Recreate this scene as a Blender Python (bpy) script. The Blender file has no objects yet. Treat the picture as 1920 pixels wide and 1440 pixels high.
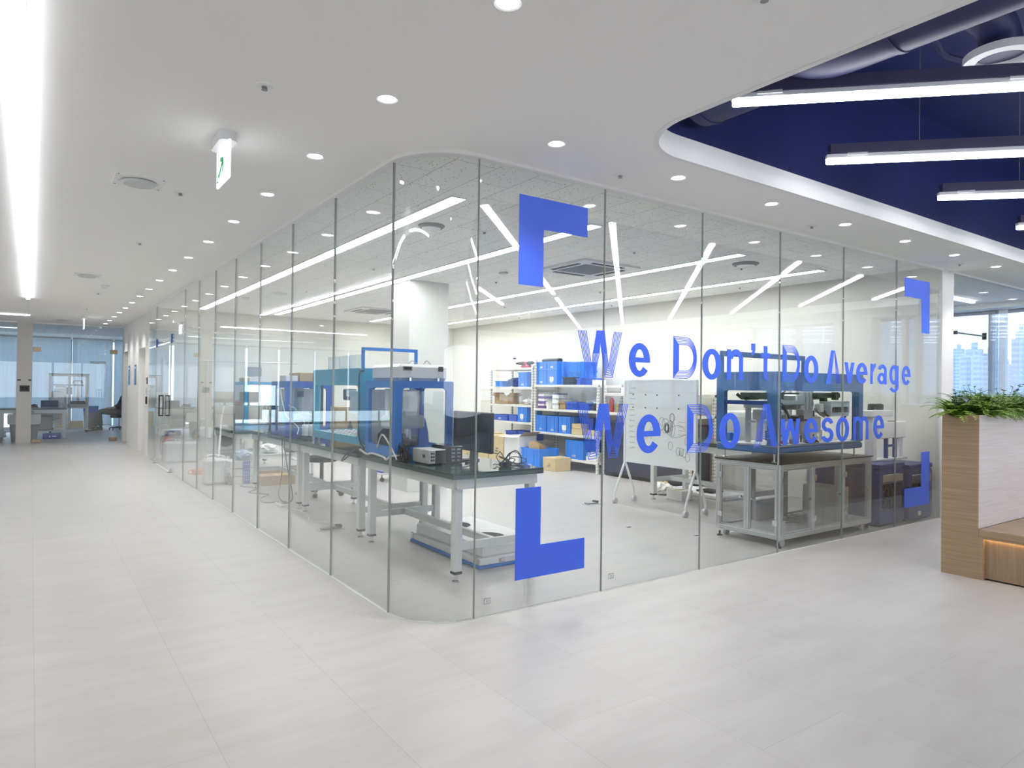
import bpy, bmesh, math, random
from math import radians as R, pi, sin, cos, atan2, sqrt
from mathutils import Vector, Matrix
random.seed(7)
S = bpy.context.scene
C = S.collection

# ---------------------------------------------------------------- camera, world, exposure
cam = bpy.data.cameras.new('camera')
cam.sensor_fit = 'HORIZONTAL'; cam.sensor_width = 36.0
cam.lens = 1276.415 / 1920 * 36.0
cam.clip_start = .05; cam.clip_end = 4000
co = bpy.data.objects.new('camera', cam); C.objects.link(co)
yaw, pitch, roll = R(35.228), R(.413), R(.709)
f = Vector((sin(yaw)*cos(pitch), cos(yaw)*cos(pitch), sin(pitch)))
r = Vector((cos(yaw), -sin(yaw), 0)); u = r.cross(f)
r2 = r*cos(roll) + u*sin(roll); u2 = -r*sin(roll) + u*cos(roll)
co.matrix_world = Matrix(((r2.x, u2.x, -f.x, 0), (r2.y, u2.y, -f.y, 0), (r2.z, u2.z, -f.z, 1.35), (0, 0, 0, 1)))
S.camera = co

w = bpy.data.worlds.new('sky'); S.world = w; w.use_nodes = True
nt = w.node_tree; nt.nodes.clear()
wo = nt.nodes.new('ShaderNodeOutputWorld'); bg = nt.nodes.new('ShaderNodeBackground')
tc = nt.nodes.new('ShaderNodeTexCoord'); sx = nt.nodes.new('ShaderNodeSeparateXYZ'); cr = nt.nodes.new('ShaderNodeValToRGB')
nt.links.new(tc.outputs['Generated'], sx.inputs[0]); nt.links.new(sx.outputs['Z'], cr.inputs[0])
cr.color_ramp.elements[0].position = 0.0; cr.color_ramp.elements[0].color = (.84, .91, 1.0, 1)
cr.color_ramp.elements[1].position = .6; cr.color_ramp.elements[1].color = (.56, .72, 1.0, 1)
nt.links.new(cr.outputs[0], bg.inputs[0]); bg.inputs[1].default_value = 2.3
nt.links.new(bg.outputs[0], wo.inputs[0])
vs = S.view_settings
vs.view_transform = 'Standard'; vs.look = 'None'; vs.gamma = 1; vs.use_curve_mapping = False; vs.exposure = 0.42
cy = S.cycles
cy.use_denoising = True; cy.max_bounces = 12; cy.diffuse_bounces = 9; cy.glossy_bounces = 5; cy.transparent_max_bounces = 40; cy.transmission_bounces = 6
cy.sample_clamp_indirect = 12.0; cy.caustics_reflective = False; cy.caustics_refractive = False

# lamp power, for the place's lamps and the added open-floor fill
P_PANEL = 22.5      # laboratory ceiling panels
P_TUBE = 16.0      # tubes hung in the blue recess
P_DOWN = 18.0      # recessed downlights, watts
P_COVE = 14.0      # ceiling light line in the corridor

# ---------------------------------------------------------------- materials
MATS = {}
def mat(name, col=(.8, .8, .8), rough=.5, metal=0, var=.04, scale=6, bump=0, emit=0, spec=None, coat=0):
    if name in MATS: return MATS[name]
    m = bpy.data.materials.new(name); m.use_nodes = True; n = m.node_tree.nodes; l = m.node_tree.links
    p = n['Principled BSDF']
    p.inputs['Roughness'].default_value = rough; p.inputs['Metallic'].default_value = metal
    if coat: p.inputs['Coat Weight'].default_value = coat; p.inputs['Coat Roughness'].default_value = .05
    t = n.new('ShaderNodeTexCoord'); nz = n.new('ShaderNodeTexNoise'); nz.inputs['Scale'].default_value = scale; nz.inputs['Detail'].default_value = 3
    l.new(t.outputs['Object'], nz.inputs['Vector'])
    rp = n.new('ShaderNodeValToRGB'); l.new(nz.outputs['Fac'], rp.inputs[0])
    rp.color_ramp.elements[0].position = .3; rp.color_ramp.elements[1].position = .7
    rp.color_ramp.elements[0].color = (*[c*(1-var) for c in col], 1); rp.color_ramp.elements[1].color = (*[min(1, c*(1+var)) for c in col], 1)
    l.new(rp.outputs[0], p.inputs['Base Color'])
    if bump:
        b = n.new('ShaderNodeBump'); b.inputs['Strength'].default_value = bump; b.inputs['Distance'].default_value = .002
        l.new(nz.outputs['Fac'], b.inputs['Height']); l.new(b.outputs[0], p.inputs['Normal'])
    if emit:
        p.inputs['Emission Color'].default_value = (*col, 1); p.inputs['Emission Strength'].default_value = emit
    MATS[name] = m; return m

def emat(name, col, s):
    m = bpy.data.materials.new(name); m.use_nodes = True; n = m.node_tree.nodes; l = m.node_tree.links; n.clear()
    e = n.new('ShaderNodeEmission'); e.inputs[0].default_value = (*col, 1); e.inputs[1].default_value = s
    o = n.new('ShaderNodeOutputMaterial'); l.new(e.outputs[0], o.inputs[0]); MATS[name] = m; return m

def glass(name, tint=(.95, .975, .96), f0=.045, gloss=1.0, haze=None, hazef=0.0, wav=0.0):
    """clear sheet: see-through, mirrors more the more it is looked along"""
    m = bpy.data.materials.new(name); m.use_nodes = True; n = m.node_tree.nodes; l = m.node_tree.links; n.clear()
    g = n.new('ShaderNodeNewGeometry'); d = n.new('ShaderNodeVectorMath'); d.operation = 'DOT_PRODUCT'
    l.new(g.outputs['Normal'], d.inputs[0]); l.new(g.outputs['Incoming'], d.inputs[1])
    a = n.new('ShaderNodeMath'); a.operation = 'ABSOLUTE'; l.new(d.outputs['Value'], a.inputs[0])
    s = n.new('ShaderNodeMath'); s.operation = 'SUBTRACT'; s.inputs[0].default_value = 1; l.new(a.outputs[0], s.inputs[1])
    p = n.new('ShaderNodeMath'); p.operation = 'POWER'; l.new(s.outputs[0], p.inputs[0]); p.inputs[1].default_value = 5
    k = n.new('ShaderNodeMath'); k.operation = 'MULTIPLY_ADD'; l.new(p.outputs[0], k.inputs[0]); k.inputs[1].default_value = (1-f0)*gloss; k.inputs[2].default_value = f0*gloss
    t = n.new('ShaderNodeBsdfTransparent'); t.inputs[0].default_value = (*tint, 1)
    y = n.new('ShaderNodeBsdfGlossy'); y.inputs['Roughness'].default_value = 0.0; y.inputs[0].default_value = (1, 1, 1, 1)
    first = t
    if haze:
        df = n.new('ShaderNodeBsdfDiffuse'); df.inputs[0].default_value = (*haze, 1); mh = n.new('ShaderNodeMixShader'); mh.inputs[0].default_value = hazef
        l.new(t.outputs[0], mh.inputs[1]); l.new(df.outputs[0], mh.inputs[2]); first = mh
    if wav:
        tc = n.new('ShaderNodeTexCoord'); nz = n.new('ShaderNodeTexNoise'); nz.inputs['Scale'].default_value = 1.3; nz.inputs['Detail'].default_value = 1
        l.new(tc.outputs['Object'], nz.inputs['Vector']); b = n.new('ShaderNodeBump'); b.inputs['Strength'].default_value = wav; b.inputs['Distance'].default_value = .01
        l.new(nz.outputs['Fac'], b.inputs['Height']); l.new(b.outputs[0], y.inputs['Normal'])
    x = n.new('ShaderNodeMixShader'); l.new(k.outputs[0], x.inputs[0]); l.new(first.outputs[0], x.inputs[1]); l.new(y.outputs[0], x.inputs[2])
    o = n.new('ShaderNodeOutputMaterial'); l.new(x.outputs[0], o.inputs[0]); MATS[name] = m; return m

def floor_mat():
    m = bpy.data.materials.new('vinyl_tile'); m.use_nodes = True; n = m.node_tree.nodes; l = m.node_tree.links; p = n['Principled BSDF']
    t = n.new('ShaderNodeTexCoord'); mp = n.new('ShaderNodeMapping'); l.new(t.outputs['Object'], mp.inputs[0])
    mp.inputs['Rotation'].default_value = (0, 0, pi/2); mp.inputs['Location'].default_value = (3.23-1.12*6, -.03, 0)
    b = n.new('ShaderNodeTexBrick'); l.new(mp.outputs[0], b.inputs['Vector']); b.offset = .5; b.squash = 1
    b.inputs['Scale'].default_value = 1; b.inputs['Brick Width'].default_value = 1.12; b.inputs['Row Height'].default_value = .56
    b.inputs['Mortar Size'].default_value = .0014; b.inputs['Mortar Smooth'].default_value = .3
    b.inputs['Color1'].default_value = (.50, .488, .478, 1); b.inputs['Color2'].default_value = (.47, .459, .449, 1); b.inputs['Mortar'].default_value = (.37, .36, .35, 1)
    # drifting cloudy streaks printed across every tile
    m2 = n.new('ShaderNodeMapping'); l.new(t.outputs['Object'], m2.inputs[0]); m2.inputs['Scale'].default_value = (1.4, 5.5, 1)
    z = n.new('ShaderNodeTexNoise'); l.new(m2.outputs[0], z.inputs['Vector']); z.inputs['Scale'].default_value = 1.1; z.inputs['Detail'].default_value = 6; z.inputs['Roughness'].default_value = .62
    rp = n.new('ShaderNodeValToRGB'); l.new(z.outputs['Fac'], rp.inputs[0])
    rp.color_ramp.elements[0].position = .3; rp.color_ramp.elements[0].color = (.90, .89, .88, 1); rp.color_ramp.elements[1].position = .72; rp.color_ramp.elements[1].color = (1.06, 1.06, 1.06, 1)
    mx = n.new('ShaderNodeMix'); mx.data_type = 'RGBA'; mx.blend_type = 'MULTIPLY'; mx.inputs[0].default_value = 1
    l.new(b.outputs['Color'], mx.inputs[6]); l.new(rp.outputs[0], mx.inputs[7]); l.new(mx.outputs[2], p.inputs['Base Color'])
    rr = n.new('ShaderNodeMapRange'); l.new(z.outputs['Fac'], rr.inputs[0]); rr.inputs[3].default_value = .26; rr.inputs[4].default_value = .42
    l.new(rr.outputs[0], p.inputs['Roughness']); p.inputs['Specular IOR Level'].default_value = .4
    MATS['vinyl_tile'] = m; return m

def acoustic_mat():
    m = bpy.data.materials.new('acoustic_tile'); m.use_nodes = True; n = m.node_tree.nodes; l = m.node_tree.links; p = n['Principled BSDF']
    t = n.new('ShaderNodeTexCoord'); mp = n.new('ShaderNodeMapping'); l.new(t.outputs['Object'], mp.inputs[0]); mp.inputs['Rotation'].default_value = (0, 0, pi/2)
    b = n.new('ShaderNodeTexBrick'); l.new(mp.outputs[0], b.inputs['Vector']); b.offset = .5
    b.inputs['Scale'].default_value = 1; b.inputs['Brick Width'].default_value = .6; b.inputs['Row Height'].default_value = .3
    b.inputs['Mortar Size'].default_value = .0022; b.inputs['Color1'].default_value = (.96, .96, .94, 1); b.inputs['Color2'].default_value = (.93, .93, .91, 1); b.inputs['Mortar'].default_value = (.45, .45, .43, 1)
    v = n.new('ShaderNodeTexVoronoi'); v.inputs['Scale'].default_value = 44; vm = n.new('ShaderNodeMapping'); vm.inputs['Scale'].default_value = (1.0, .55, 1); l.new(t.outputs['Object'], vm.inputs[0]); l.new(vm.outputs[0], v.inputs['Vector'])
    c = n.new('ShaderNodeValToRGB'); l.new(v.outputs['Distance'], c.inputs[0]); c.color_ramp.elements[0].position = .10; c.color_ramp.elements[0].color = (.32, .32, .32, 1); c.color_ramp.elements[1].position = .22; c.color_ramp.elements[1].color = (1, 1, 1, 1)
    mx = n.new('ShaderNodeMix'); mx.data_type = 'RGBA'; mx.blend_type = 'MULTIPLY'; mx.inputs[0].default_value = 1
    l.new(b.outputs['Color'], mx.inputs[6]); l.new(c.outputs[0], mx.inputs[7]); l.new(mx.outputs[2], p.inputs['Base Color']); p.inputs['Roughness'].default_value = .9
    MATS['acoustic'] = m; return m

def wood_mat(name, c1, c2, axis='X', rough=.45):
    m = bpy.data.materials.new(name); m.use_nodes = True; n = m.node_tree.nodes; l = m.node_tree.links; p = n['Principled BSDF']
    t = n.new('ShaderNodeTexCoord'); mp = n.new('ShaderNodeMapping'); l.new(t.outputs['Object'], mp.inputs[0])
    mp.inputs['Scale'].default_value = {'X': (1.2, 1.2, 42), 'Z': (42, 42, 1.2)}[axis]
    z = n.new('ShaderNodeTexNoise'); l.new(mp.outputs[0], z.inputs['Vector']); z.inputs['Scale'].default_value = 1.6; z.inputs['Detail'].default_value = 8; z.inputs['Roughness'].default_value = .65; z.inputs['Distortion'].default_value = .5
    rp = n.new('ShaderNodeValToRGB'); l.new(z.outputs['Fac'], rp.inputs[0]); rp.color_ramp.elements[0].position = .32; rp.color_ramp.elements[1].position = .68
    rp.color_ramp.elements[0].color = (*c1, 1); rp.color_ramp.elements[1].color = (*c2, 1)
    l.new(rp.outputs[0], p.inputs['Base Color']); p.inputs['Roughness'].default_value = rough
    MATS[name] = m; return m

def tower_mat(name, wall, pane, sx_, sz_):
    m = bpy.data.materials.new(name); m.use_nodes = True; n = m.node_tree.nodes; l = m.node_tree.links; p = n['Principled BSDF']
    t = n.new('ShaderNodeTexCoord'); sp = n.new('ShaderNodeSeparateXYZ'); l.new(t.outputs['Object'], sp.inputs[0])
    ad = n.new('ShaderNodeMath'); ad.operation = 'ADD'; l.new(sp.outputs['X'], ad.inputs[0]); l.new(sp.outputs['Y'], ad.inputs[1])
    cb = n.new('ShaderNodeCombineXYZ'); l.new(ad.outputs[0], cb.inputs[0]); l.new(sp.outputs['Z'], cb.inputs[1])
    b = n.new('ShaderNodeTexBrick'); l.new(cb.outputs[0], b.inputs['Vector']); b.offset = 0; b.inputs['Scale'].default_value = 1
    b.inputs['Brick Width'].default_value = sx_; b.inputs['Row Height'].default_value = sz_; b.inputs['Mortar Size'].default_value = sz_*.22; b.inputs['Mortar Smooth'].default_value = 0
    b.inputs['Color1'].default_value = (*pane, 1); b.inputs['Color2'].default_value = (*[c*.85 for c in pane], 1); b.inputs['Mortar'].default_value = (*wall, 1)
    l.new(b.outputs[0], p.inputs['Base Color']); p.inputs['Roughness'].default_value = .8
    MATS[name] = m; return m

WHITE = mat('white_paint', (.90, .90, .89), .7, var=.01)
CREAM = mat('cream_paint', (.74, .728, .672), .7, var=.015, scale=2)
CEIL = mat('ceiling_paint', (.96, .95, .93), .85, var=.008, scale=1)
NAVY = mat('navy_paint', (.008, .015, .115), .55, var=.12, scale=3, bump=.3)
NAVYD = mat('navy_duct', (.022, .026, .10), .5, var=.12, scale=3)
FLOOR = floor_mat(); ACOU = acoustic_mat()
GLASS = glass('clear_glass', (.972, .985, .976), .055, wav=.003)
WGLASS = glass('window_glass', (.74, .79, .84), .04)
CGLASS = glass('added_daylight_glass', (.99, .99, .99), .04)  # clear glass for the daylight opening added behind the viewer
ACRY = glass('acrylic', (.90, .93, .93), .05, haze=(.8, .85, .87), hazef=.08)
ACRYS = glass('smoked_acrylic', (.90, .905, .91), .05)
DGLASS = glass('dark_glass', (.10, .12, .18), .05)
SEAL = mat('seal_grey', (.36, .39, .37), .4); SEALW = mat('seal_white', (.75, .77, .75), .4)
VINYL = mat('vinyl_blue', (.055, .15, .86), .4, var=.02)
VINYLE = mat('vinyl_back', (.80, .82, .88), .5)
ALU = mat('aluminium', (.62, .65, .66), .35, .65, var=.04)
ALUW = mat('grey_metal', (.68, .71, .70), .4, .05, var=.03)
CHROME = mat('chrome', (.75, .76, .78), .15, 1)
DARK = mat('black_plastic', (.014, .015, .018), .4, var=.2)
DGREY = mat('dark_grey', (.06, .065, .07), .5, var=.15)
MGREY = mat('mid_grey', (.30, .32, .33), .45)
LGREY = mat('light_grey', (.60, .62, .62), .4)
WPL = mat('white_plastic', (.78, .79, .80), .35, var=.02)
SHELFW = mat('shelf_cream', (.76, .74, .68), .5)
TOPG = mat('bench_top', (.022, .050, .042), .08, var=.1)
MBLUE = mat('machine_blue', (.025, .19, .62), .35, var=.05)
MNAVY = mat('machine_navy', (.02, .07, .42), .35, var=.05)
MTEAL = mat('machine_teal', (.05, .33, .52), .35, var=.05)
RBLUE = mat('cell_blue', (.03, .12, .32), .4, var=.05)
DBLUE = mat('cabinet_blue', (.018, .042, .20), .35, var=.06)
CRATE = mat('crate_blue', (.03, .24, .80), .4, var=.06)
CRATED = mat('bin_blue', (.015, .09, .55), .4, var=.08)
CARD = mat('cardboard', (.50, .34, .17), .85, var=.06, scale=18)
CARDL = mat('cardboard_light', (.63, .49, .27), .85, var=.05, scale=12)
PAPER = mat('paper', (.82, .82, .80), .8)
BLACKC = mat('cable_black', (.02, .02, .022), .45); GREYC = mat('cable_grey', (.25, .26, .27), .5); WHITEC = mat('cable_white', (.72, .73, .72), .45)
OAK = wood_mat('oak', (.31, .21, .12), (.46, .33, .205), 'X'); OAKV = wood_mat('oak_upright', (.27, .19, .115), (.40, .29, .19), 'Z')
OAKL = wood_mat('pale_oak', (.66, .60, .58), (.80, .75, .74), 'X')

# ---------------------------------------------------------------- geometry helpers
class G:
    def __init__(s): s.v = []; s.f = []; s.xf = None
    def add(s, vs_, fs):
        o = len(s.v)
        s.v += [tuple(s.xf @ Vector(p)) if s.xf else tuple(p) for p in vs_]; s.f += [tuple(i+o for i in q) for q in fs]; return s
    def box(s, x0, x1, y0, y1, z0, z1, b=0):
        if x0 > x1: x0, x1 = x1, x0
        if y0 > y1: y0, y1 = y1, y0
        if z0 > z1: z0, z1 = z1, z0
        b = min(b, (x1-x0)*.45, (y1-y0)*.45, (z1-z0)*.45)
        if b <= 0:
            return s.add([(x, y, z) for x in (x0, x1) for y in (y0, y1) for z in (z0, z1)], [(0, 1, 3, 2), (4, 6, 7, 5), (0, 4, 5, 1), (2, 3, 7, 6), (0, 2, 6, 4), (1, 5, 7, 3)])
        bm = bmesh.new()
        for x, bx in ((x0, b), (x1, -b)):
            for y, by in ((y0, b), (y1, -b)):
                for z, bz in ((z0, b), (z1, -b)):
                    for p in ((x+bx, y+by, z), (x+bx, y, z+bz), (x, y+by, z+bz)): bm.verts.new(p)
        bmesh.ops.convex_hull(bm, input=bm.verts[:]); bm.verts.index_update()
        bmesh.ops.dissolve_limit(bm, angle_limit=.01, verts=bm.verts[:], edges=bm.edges[:]); bm.verts.index_update()
        s.add([tuple(q.co) for q in bm.verts], [tuple(q.index for q in fc.verts) for fc in bm.faces]); bm.free(); return s
    def cyl(s, p0, p1, r, r2=None, n=14, cap=True):
        p0, p1 = Vector(p0), Vector(p1); d = (p1-p0).normalized(); r2 = r if r2 is None else r2
        a = d.cross(Vector((0, 0, 1)) if abs(d.z) < .95 else Vector((1, 0, 0))).normalized(); c = d.cross(a)
        vv = [tuple(p0 + (a*cos(2*pi*i/n) + c*sin(2*pi*i/n))*r) for i in range(n)] + [tuple(p1 + (a*cos(2*pi*i/n) + c*sin(2*pi*i/n))*r2) for i in range(n)]
        ff = [(i, (i+1) % n, n+(i+1) % n, n+i) for i in range(n)]
        if cap: ff += [tuple(range(n-1, -1, -1)), tuple(range(n, 2*n))]
        return s.add(vv, ff)
    def tube(s, pts, r, n=6, smooth=4):
        pts = [Vector(p) for p in pts]
        if smooth and len(pts) > 2:
            q = [pts[0]*2-pts[1]] + pts + [pts[-1]*2-pts[-2]]; o = []
            for i in range(1, len(q)-2):
                for k in range(smooth):
                    t = k/smooth; a, b, c, d = q[i-1:i+3]
                    o.append(.5*((2*b) + (c-a)*t + (2*a-5*b+4*c-d)*t*t + (3*b-a-3*c+d)*t**3))
            pts = o + [pts[-1]]
        vv = []; up = Vector((0, 0, 1)); a = None
        for i, p in enumerate(pts):
            d = (pts[min(i+1, len(pts)-1)] - pts[max(i-1, 0)])
            d = d.normalized() if d.length > 1e-9 else Vector((0, 0, 1))
            if a is None: a = d.cross(up if abs(d.z) < .9 else Vector((1, 0, 0))).normalized()
            a = (a - d*a.dot(d)); a = a.normalized() if a.length > 1e-6 else d.orthogonal().normalized()
            c = d.cross(a); vv += [tuple(p + (a*cos(2*pi*k/n) + c*sin(2*pi*k/n))*r) for k in range(n)]
        m = len(pts); ff = [(i*n+k, i*n+(k+1) % n, (i+1)*n+(k+1) % n, (i+1)*n+k) for i in range(m-1) for k in range(n)]
        ff += [tuple(range(n-1, -1, -1)), tuple(range((m-1)*n, m*n))]
        return s.add(vv, ff)
    def lathe(s, prof, c=(0, 0, 0), n=20):
        vv = [(c[0]+r_*cos(2*pi*k/n), c[1]+r_*sin(2*pi*k/n), c[2]+z) for r_, z in prof for k in range(n)]
        m = len(prof); ff = [(i*n+k, i*n+(k+1) % n, (i+1)*n+(k+1) % n, (i+1)*n+k) for i in range(m-1) for k in range(n)]
        ff += [tuple(range(n-1, -1, -1)), tuple(range((m-1)*n, m*n))]
        return s.add(vv, ff)
    def prism(s, poly, axis, a0, a1):
        """poly: 2-D points; axis 'x': points are (y,z), 'y': (x,z), 'z': (x,y)"""
        P3 = {'x': lambda p, a: (a, p[0], p[1]), 'y': lambda p, a: (p[0], a, p[1]), 'z': lambda p, a: (p[0], p[1], a)}[axis]
        n = len(poly); return s.add([P3(p, a0) for p in poly] + [P3(p, a1) for p in poly], [tuple(range(n)), tuple(range(2*n-1, n-1, -1))] + [(i, (i+1) % n, n+(i+1) % n, n+i) for i in range(n)])
    def ring(s, out, inn, axis, a0, a1):
        P3 = {'x': lambda p, a: (a, p[0], p[1]), 'y': lambda p, a: (p[0], a, p[1]), 'z': lambda p, a: (p[0], p[1], a)}[axis]
        n = len(out); vv = [P3(p, a) for a in (a0, a1) for p in list(out) + list(inn)]; ff = []
        for i in range(n):
            j = (i+1) % n
            ff += [(i, j, n+j, n+i), (2*n+i, 3*n+i, 3*n+j, 2*n+j), (i, 2*n+i, 2*n+j, j), (n+i, n+j, 3*n+j, 3*n+i)]
        return s.add(vv, ff)
    def window(s, axis, a0, a1, o, i, ro=.0, ri=.02, k=5):
        """a plate with a rounded rectangular opening; o,i = (u0,u1,v0,v1)"""
        def rr(u0, u1, v0, v1, rad):
            pts = []
            for (cx, cy_, st) in ((u1-rad, v1-rad, 0), (u0+rad, v1-rad, 90), (u0+rad, v0+rad, 180), (u1-rad, v0+rad, 270)):
                for q in range(k): a = R(st + 90*q/(k-1)); pts.append((cx+rad*cos(a), cy_+rad*sin(a)))
            return pts
        return s.ring(rr(*o, ro), rr(*i, ri), axis, a0, a1)
    def mesh(s, name, m, smooth=True):
        me = bpy.data.meshes.new(name); me.from_pydata(s.v, [], s.f)
        bm = bmesh.new(); bm.from_mesh(me); bmesh.ops.recalc_face_normals(bm, faces=bm.faces[:]); bm.to_mesh(me); bm.free()
        me.materials.append(m)
        if smooth: me.shade_smooth(); me.set_sharp_from_angle(angle=R(32))
        return me
    def obj(s, name, m, parent=None, loc=None, label=None, kind=None, smooth=True):
        o = bpy.data.objects.new(name, s.mesh(name, m, smooth)); C.objects.link(o)
        if parent is not None: o.parent = parent
        if loc: o.location = loc
        if label: o['label'] = label
        if kind: o['kind'] = kind
        return o

def thing(name, label, cat, loc=(0, 0, 0), rz=0, group=None):
    o = bpy.data.objects.new(name, None); C.objects.link(o); o.location = loc; o.rotation_euler = (0, 0, rz); o.empty_display_size = .1
    o['label'] = label; o['category'] = cat
    if group: o['group'] = group
    return o
def tag(o, label, cat, group=None):
    o['label'] = label; o['category'] = cat
    if group: o['group'] = group
    return o
def struct(g, name, m, smooth=False): return g.obj(name, m, kind='structure', smooth=smooth)
def dup(root, loc, rz=None, label=None, group=None):
    r_ = root.copy(); C.objects.link(r_); r_.location = loc
    if rz is not None: r_.rotation_euler = (0, 0, rz)
    if label: r_['label'] = label
    if group: r_['group'] = group
    for ch in list(root.children):
        c = ch.copy(); C.objects.link(c); c.parent = r_
        for g_ in list(ch.children):
            d = g_.copy(); C.objects.link(d); d.parent = c
    return r_
def lamp(name, kind, loc, power, parent=None, col=(1, 1, 1), rot=None, **kw):
    d = bpy.data.lights.new(name, kind); d.energy = power; d.color = col
    for k_, v_ in kw.items(): setattr(d, k_, v_)
    o = bpy.data.objects.new(name, d); C.objects.link(o); o.location = loc
    if rot: o.rotation_euler = rot
    if parent: o.parent = parent
    return o

# ================================================================ THE SETTING
XL, YR, H, HL = 1.763, 3.381, 2.72, 2.75
XW, YE, XR = 8.11, 13.9, 12.0
RC = .37
def arc(cx, cy_, r_, a0, a1, n=10): return [(cx + r_*cos(R(a0+(a1-a0)*i/n)), cy_ + r_*sin(R(a0+(a1-a0)*i/n))) for i in range(n+1)]
def filled(name, m, outer, holes, z0, z1):
    bm = bmesh.new()
    for loop in [outer] + holes:
        vv = [bm.verts.new((*p, z0)) for p in loop]
        for i in range(len(vv)): bm.edges.new((vv[i], vv[(i+1) % len(vv)]))
    bmesh.ops.triangle_fill(bm, edges=bm.edges[:], use_beauty=True)
    ex = bmesh.ops.extrude_face_region(bm, geom=bm.faces[:])
    for q in ex['geom']:
        if isinstance(q, bmesh.types.BMVert): q.co.z = z1
    bmesh.ops.recalc_face_normals(bm, faces=bm.faces[:])
    me = bpy.data.meshes.new(name); bm.to_mesh(me); bm.free(); me.materials.append(m)
    o = bpy.data.objects.new(name, me); C.objects.link(o); o['kind'] = 'structure'; return o

struct(G().box(-8, 12.2, -12, 24.3, -.08, 0), 'floor', FLOOR)
# recess outline: rounded at the corner above the planter
RX0, RX1, RY0, RY1, RR = 2.66, 11.0, -8.0, 2.70, .42
rec = arc(RX0+RR, RY1-RR, RR, 180, 90, 14) + [(RX1, RY1), (RX1, RY0), (RX0, RY0)]
corr = [(-8, -12), (12.2, -12), (12.2, 14.0), (XW+.02, 14.0), (XW+.02, YR), (XL+RC, YR)] + arc(XL+RC, YR+RC, RC, 270, 180, 14)[1:] + [(XL, 14.05), (2.75, 14.05), (2.75, 18.72), (-8, 18.72)]
struct(G().box(XL-.02, XW+.05, YR-.02, YE+.1, HL, HL+.05), 'ceiling_laboratory', ACOU)
def offset_rec(d): return arc(RX0+RR, RY1-RR, RR+d, 180, 90, 14) + [(RX1+d, RY1+d), (RX1+d, RY0-d), (RX0-d, RY0-d)]
filled('ceiling', CEIL, corr, [offset_rec(.015)], H, H+.04)
struct(G().ring(offset_rec(.03), rec, 'z', H-.004, H+.13), 'trim_1', WHITE)
struct(G().ring(offset_rec(.10), offset_rec(.02), 'z', H+.13, 3.75), 'wall_recess', NAVY)
struct(G().box(RX0-.1, RX1+.1, RY0-.1, RY1+.1, 3.72, 3.8), 'ceiling_recess', NAVY)
# track that holds the glass: a white line against the ceiling and a thin one on the floor
gl_out = lambda d: [(XL-d, 14.05), ] + [(XL-d, YR+RC)] + arc(XL+RC, YR+RC, RC+d, 180, 270, 14)[1:] + [(XL+RC, YR-d), (XW, YR-d)]
def strip(a, b, z0, z1):
    g = G(); n = len(a); vv = [(*p, z) for z in (z0, z1) for p in a + b]; ff = []
    for i in range(n-1): ff += [(i, i+1, n+i+1, n+i), (2*n+i, 3*n+i, 3*n+i+1, 2*n+i+1), (i, 2*n+i, 2*n+i+1, i+1), (n+i, n+i+1, 3*n+i+1, 3*n+i)]
    ff += [(0, n, 3*n, 2*n), (n-1, 3*n-1, 4*n-1, 2*n-1)]
    return g.add(vv, ff)
struct(strip(gl_out(.03), gl_out(-.03), 2.70, 2.722), 'trim_2', WHITE)
struct(strip(gl_out(.010), gl_out(-.006), 0, .004), 'trim_3', SEALW)

# glass panes, one per sheet
wi = [0]
def pane(g, m=GLASS):
    wi[0] += 1; return struct(g, 'window_%d' % wi[0], m, smooth=True)
GT = .006
YJ = [YR+RC, 4.71, 5.68, 6.64, 7.605, 8.57, 9.535, 10.51, 11.50]     # joints along the corridor
XJ = [XL+RC, 3.136, 4.137, 5.136, 6.134, 7.131, 8.11]                # joints along the front
gap = .0019
for a, b in zip(YJ[:-1], YJ[1:]): pane(G().box(XL-GT, XL+GT, a+gap, b-gap, .004, 2.702))
pane(strip(arc(XL+RC, YR+RC, RC+GT, 181, 269, 16), arc(XL+RC, YR+RC, RC-GT, 181, 269, 16), .004, 2.702))
for a, b in zip(XJ[:-1], XJ[1:]): pane(G().box(a+gap, b-gap, YR-GT, YR+GT, .004, 2.702))
pane(G().box(XL-GT, XL+GT, 13.17, 14.05, .004, 2.702))
pane(G().box(XL-GT, XL+GT, 11.50, 13.16, 2.085, 2.702))
for i, y in enumerate(YJ[:-1]): struct(G().box(XL-GT-.0015, XL+GT+.0015, y-.0017, y+.0017, .004, 2.702), 'trim_%d' % (4+i), SEAL)
for i, x in enumerate(XJ[:-1]): struct(G().box(x-.0017, x+.0017, YR-GT-.0015, YR+GT+.0015, .004, 2.702), 'trim_%d' % (14+i), SEAL)
struct(G().box(XL-GT-.001, XL+GT+.001, 13.155, 13.175, .004, 2.702), 'trim_21', SEAL)

# walls of the laboratory
struct(G().box(XW, XW+.28, YR-.02, 14.3, 0, HL+.03), 'wall_right', mat('post_paint', (.74, .74, .745), .7, var=.01))
struct(G().box(XW-.012, XW-.001, YR+.03, YE, 0, HL), 'wall_laboratory_right', CREAM)
struct(G().box(XL+.1, XW-.01, YE, YE+.15, 0, HL), 'wall_laboratory_back', CREAM)
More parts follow.
